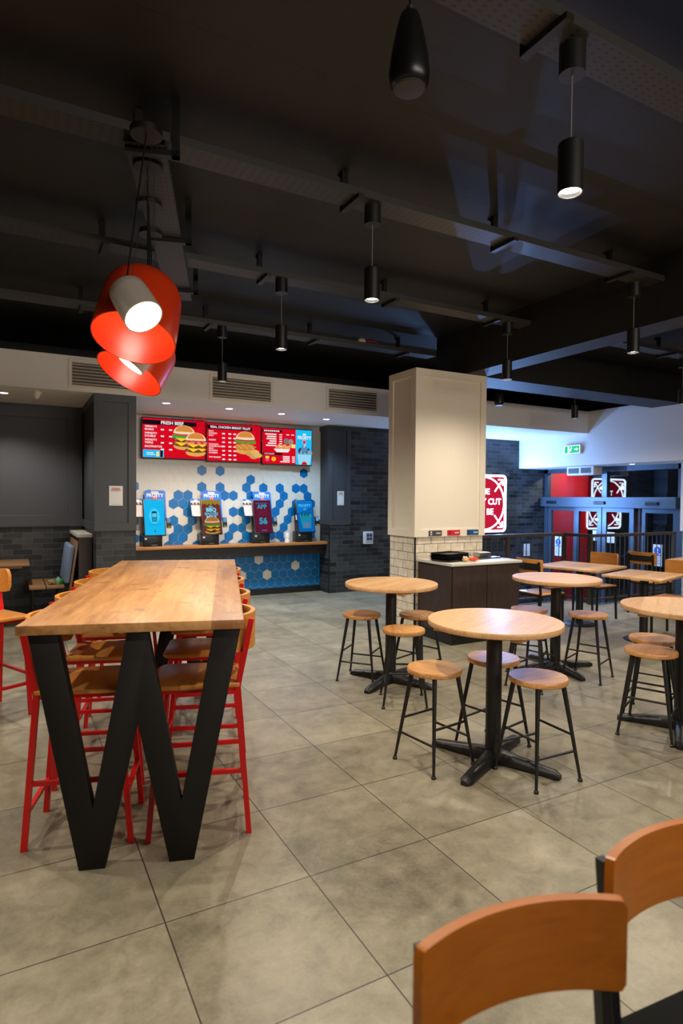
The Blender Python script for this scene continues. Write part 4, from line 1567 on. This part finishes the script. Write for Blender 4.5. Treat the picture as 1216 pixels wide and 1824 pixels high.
# ------------------------------------------------------------------ lit sign
t = thing('neon_sign', 'square red sign with glowing white tubes and crossed arrows on the charcoal brick wall', 'sign', (8.17, YN - .10, 1.50))
S_ = .58
MB().box((0, .03, 0), (2 * S_, .06, 2 * S_), bev=.02).build('box', glow('sign_red_face', (204, 30, 62), 0.9), t)
MB().b2(-.3, .3, .06, .10, -.2, .2).build('mount', BLACK, t, smooth=0)


def ntube(pts, r=.016):
    return MB().path(pts, r, 10)


c_ = .07
pts = []
for cx, cz, a0 in ((S_ - .03 - c_, -S_ + .03 + c_, -pi / 2), (S_ - .03 - c_, S_ - .03 - c_, 0), (-S_ + .03 + c_, S_ - .03 - c_, pi / 2), (-S_ + .03 + c_, -S_ + .03 + c_, pi)):
    pts += [(cx + c_ * cos(a0 + i * pi / 12), -.022, cz + c_ * sin(a0 + i * pi / 12)) for i in range(7)]
pts.append(pts[0])
ntube(pts, .021).build('border_tube', NEON, t, smooth=60)
ntube([(.52 * cos(i * pi / 30), -.02, .52 * sin(i * pi / 30)) for i in range(61)], .014).build('ring_tube', NEON, t, smooth=60)
for sx in (-1, 1):
    for sz in (-1, 1):
        mb = MB().path([(sx * .27, -.024, sz * .24), (sx * .47, -.024, sz * .47)], .013)
        mb.path([(sx * .36, -.024, sz * .475), (sx * .475, -.024, sz * .475), (sx * .475, -.024, sz * .36)], .013)
        mb.build('arrow_tube', NEON, t, smooth=60)
for body, x, z, sz in (('THE', 0, .23, .16), ('Y CUT', .20, .03, .17), ('BE', .16, -.17, .17)):
    a = Art(.0008)
    a.text(body, x, z, sz, NEON, 'CENTER', .012)
    a.build('lettering', t, (0, -.012, 0))
for sx in (-.35, .35):
    for sz in (-.35, .35):
        lamp('POINT', (sx, -.10, sz), SIGN_W, (.20, .43, 1.0), (0, 0, 0), .02, parent=t)

# ------------------------------------------------------------------ exit sign, air heater
t = thing('exit_sign', 'green running man exit sign on the white wall over the entrance', 'sign', (XB - .03, 7.91, 2.52), RAD(-90))
MB().b2(-.19, .19, -.02, .02, -.085, .085).build('case', WHITE, t, bev=.003)
a = Art()
G = glow('exit_green', (24, 196, 150), 1.2)
W2 = glow('exit_white', (236, 255, 250), 1.2)
a.rect(-.18, .18, -.075, .075, W2)
a.rect(-.165, .165, -.062, .062, G)
a.rect(-.10, -.055, -.055, .055, W2)
a.ell(-.012, .038, .012, .012, W2, n=12)
a.stroke((-.015, .025), (-.03, -.01), .02, W2).stroke((-.03, -.01), (-.005, -.035), .012, W2).stroke((-.03, -.01), (-.052, -.04), .012, W2).stroke((-.018, .02), (.012, .008), .009, W2)
a.poly([(.05, -.012), (.10, -.012), (.10, -.035), (.145, 0), (.10, .035), (.10, .012), (.05, .012)], W2)
a.build('pictogram', t, (0, -.0205, 0))
t = thing('air_heater', 'white air heater under the bulkhead above the entrance doors', 'heater', (9.62, 8.02, 2.14), RAD(-90))
MB().b2(-.31, .31, -.12, .12, -.085, .08).build('case', WHITE, t, bev=.008)
mb = MB()
for g0, g1 in ((-.27, -.03), (.02, .25)):
    k = 0
    while g0 + .012 * k < g1:
        mb.b2(g0 + .012 * k, g0 + .012 * k + .006, -.124, -.119, -.05, .05)
        k += 1
mb.build('grille', plain('heater_slots', (92, 104, 110), .5), t, smooth=0)
MB().b2(.22, .25, -.124, -.119, -.072, -.062).build('badge', REDP, t, smooth=0)

# ------------------------------------------------------------------ railing round the stairs
t = thing('railing', 'dark metal railing round the stairwell in front of the entrance', 'railing', (7.75, 6.5, 0))
BR = plain('bronze_rail_metal', (74, 64, 58), .45, .3)
legs = [((5.25, 6.78), (7.70, 6.78)), ((7.70, 6.78), (7.70, 6.28)), ((7.70, 6.28), (9.74, 6.28))]
L0 = V((7.75, 6.5, 0))
for (a0, b0) in legs:
    A, B = V((a0[0], a0[1], 0)) - L0, V((b0[0], b0[1], 0)) - L0
    hx = V((0, 0, 1.045))
    d_ = (B - A).normalized()
    nrm = V((-d_.y, d_.x, 0)) * .032
    mb = MB()
    vs = []
    A2, B2 = A - d_ * .03, B + d_ * .03
    mb.prism([((A2 + nrm).x, (A2 + nrm).y), ((A2 - nrm).x, (A2 - nrm).y), ((B2 - nrm).x, (B2 - nrm).y), ((B2 + nrm).x, (B2 + nrm).y)], 1.02, 1.065)
    mb.build('handrail', BR, t, smooth=0)
    MB().tube(A + V((0, 0, .07)), B + V((0, 0, .07)), .014, sq=True).build('bottom_rail', BR, t)
    L_ = (B - A).length
    k = max(2, int(L_ / .112))
    for i in range(1, k):
        p = A + (B - A) * (i / k)
        MB().tube(p + V((0, 0, .07)), p + V((0, 0, 1.03)), .007, n=8).build('baluster', BR, t)
for p in ((5.25, 6.78), (7.70, 6.78), (7.70, 6.28), (9.74, 6.28), (6.5, 6.78)):
    q = V((p[0], p[1], 0)) - L0
    MB().tube(q, q + V((0, 0, 1.03)), .026, sq=True).build('post', BR, t)
t = thing('stair_handrail', 'sloping steel handrail going down the stairs behind the railing', 'handrail', (6.5, 8.95, 0))
mb = MB().path([(-.1, 0, .98), (.15, 0, .98), (1.3, 0, .32), (1.5, 0, .30)], .022)
mb.build('rail', BR, t)
for x, z in ((-.05, .98), (1.35, .31)):
    MB().tube((x, 0, -.18 if x < 0 else -.72), (x, 0, z), .02).build('post', BR, t)

# notices on the glass and the wall


def notice(label, loc, rz, w, h, kind):
    t = thing('paper_notice', label, 'notice', loc, rz, 'notices on the entrance')
    MB().b2(-w / 2, w / 2, -.001, .001, -h / 2, h / 2).build('sheet', PAPERW, t, smooth=0)
    a = Art()
    if kind == 'mask':
        a.rect(-w / 2, w / 2, h * .02, h / 2, PAPERW)
        a.ell(0, h * .22, w * .40, w * .40, BLUEP)
        a.stroke((0, h * .22 + w * .22), (0, h * .22 - w * .05), w * .12, PAPERW)
        a.ell(0, h * .22 - w * .20, w * .07, w * .07, PAPERW, n=12)
        a.rect(-w * .42, w * .42, -h * .02, h * .03, BLUEP)
    for i in range(5):
        a.rect(-w * .36, w * (.30 - .08 * (i % 2)), -h * (.10 + .075 * i), -h * (.075 + .075 * i), plain('grey_print', (150, 150, 156), .6))
    a.build('printing', t, (0, -.0012, 0))


notice('white notice with a blue warning roundel on the glass before the red wall', (XG - .035, 8.93, .62), RAD(-90), .17, .40, 'mask')
notice('plain white sheet on the far door leaf of the entrance', (XG - .105, 7.98, .90), RAD(-90), .09, .20, 'text')
notice('plain white sheet on the middle door leaf of the entrance', (XG - .105, 7.62, .88), RAD(-90), .16, .20, 'text')
notice('white notice with a blue warning roundel on the glass beside the entrance pillar', (XG - .035, 6.72, .62), RAD(-90), .17, .38, 'mask')
notice('white notice low on the charcoal brick wall beside the stairs', (9.45, YN - .003, .53), 0, .17, .25, 'text')

# ------------------------------------------------------------------ booth corner
BW = wood('booth_oak', (120, 84, 52), (160, 118, 76), grain=7, axis='x', rough=.45)
t = thing('wall_table', 'oak table against the charcoal brick by the booth, cut off by the picture edge', 'table', (-.30, 8.62, 0))
MB().b2(-.48, .48, -.35, .35, .732, .758).build('tabletop', BW, t, bev=.003)
for q in (-.265, .265):
    MB().b2(-.40, .40, q - .035, q + .035, .705, .732).build('batten', BW, t, smooth=0)
MB().tube((0, 0, .02), (0, 0, .71), .04, n=20).build('post', BLACK, t)
MB().b2(-.22, .22, -.22, .22, 0, .02).build('base', BLACK, t, smooth=0)
t = thing('booth_bench', 'wooden booth bench with a blue grey back cushion against the half wall', 'bench', (.43, 8.35, 0))
MB().b2(-.26, -.085, -.30, .50, .47, .50).build('seat_board', BW, t, bev=.003)
MB().b2(-.075, .12, -.30, .50, .47, .50).build('seat_board', BW, t, bev=.003)
for x, y in ((-.22, -.27), (-.22, .45), (.08, -.27), (.08, .45)):
    MB().tube((x, y, 0), (x, y, .47), .013).build('leg', BLACK, t)
X = Mx.Translation((.185, .05, .50)) @ Mx.Rotation(RAD(8), 4, 'Y')
MB().box((0, 0, .24), (.025, .85, .60), X=X, bev=.004).build('back_board', BW, t)
mb = MB().box((-.05, -.02, .255), (.065, .78, .46), X=X, bev=.028)
mb.build('back_cushion', BLUEFAB, t, smooth=60)
crumple('paper_wrapper', plain('greenish_wrapper', (150, 140, 96), .7), (.42, 8.22, .50), (.06, .05, .035), 'crumpled green and tan wrapper on the booth bench', 'litter', 11)
crumple('drink_pouch', plain('mint_plastic', (120, 190, 160), .4), (.49, 8.16, .50), (.03, .03, .055), 'pale mint pouch on the booth bench', 'litter', 13)
t = tag(MB().lathe([(0, 0), (.036, 0), (.042, .006), (.042, .05), (.038, .056), (0, .056)], 24).build('green_lid', plain('green_plastic', (40, 150, 40), .4), None, (.535, 8.28, .50)), 'bright green lid on the booth bench beside the cushion', 'lid')

# lamp outside, above the red wall
t = thing('outside_lamp', 'small lamp outside the entrance above the red wall', 'light', (10.75, 8.3, 2.55))
MB().lathe([(0, 0), (.06, 0), (.06, .05), (0, .05)], 20).build('housing', DGREY, t)
MB().tube((0, 0, .03), (0, 1.25, .03), .015).tube((0, 1.23, .03), (0, 1.23, -.32), .015).build('arm', DGREY, t)
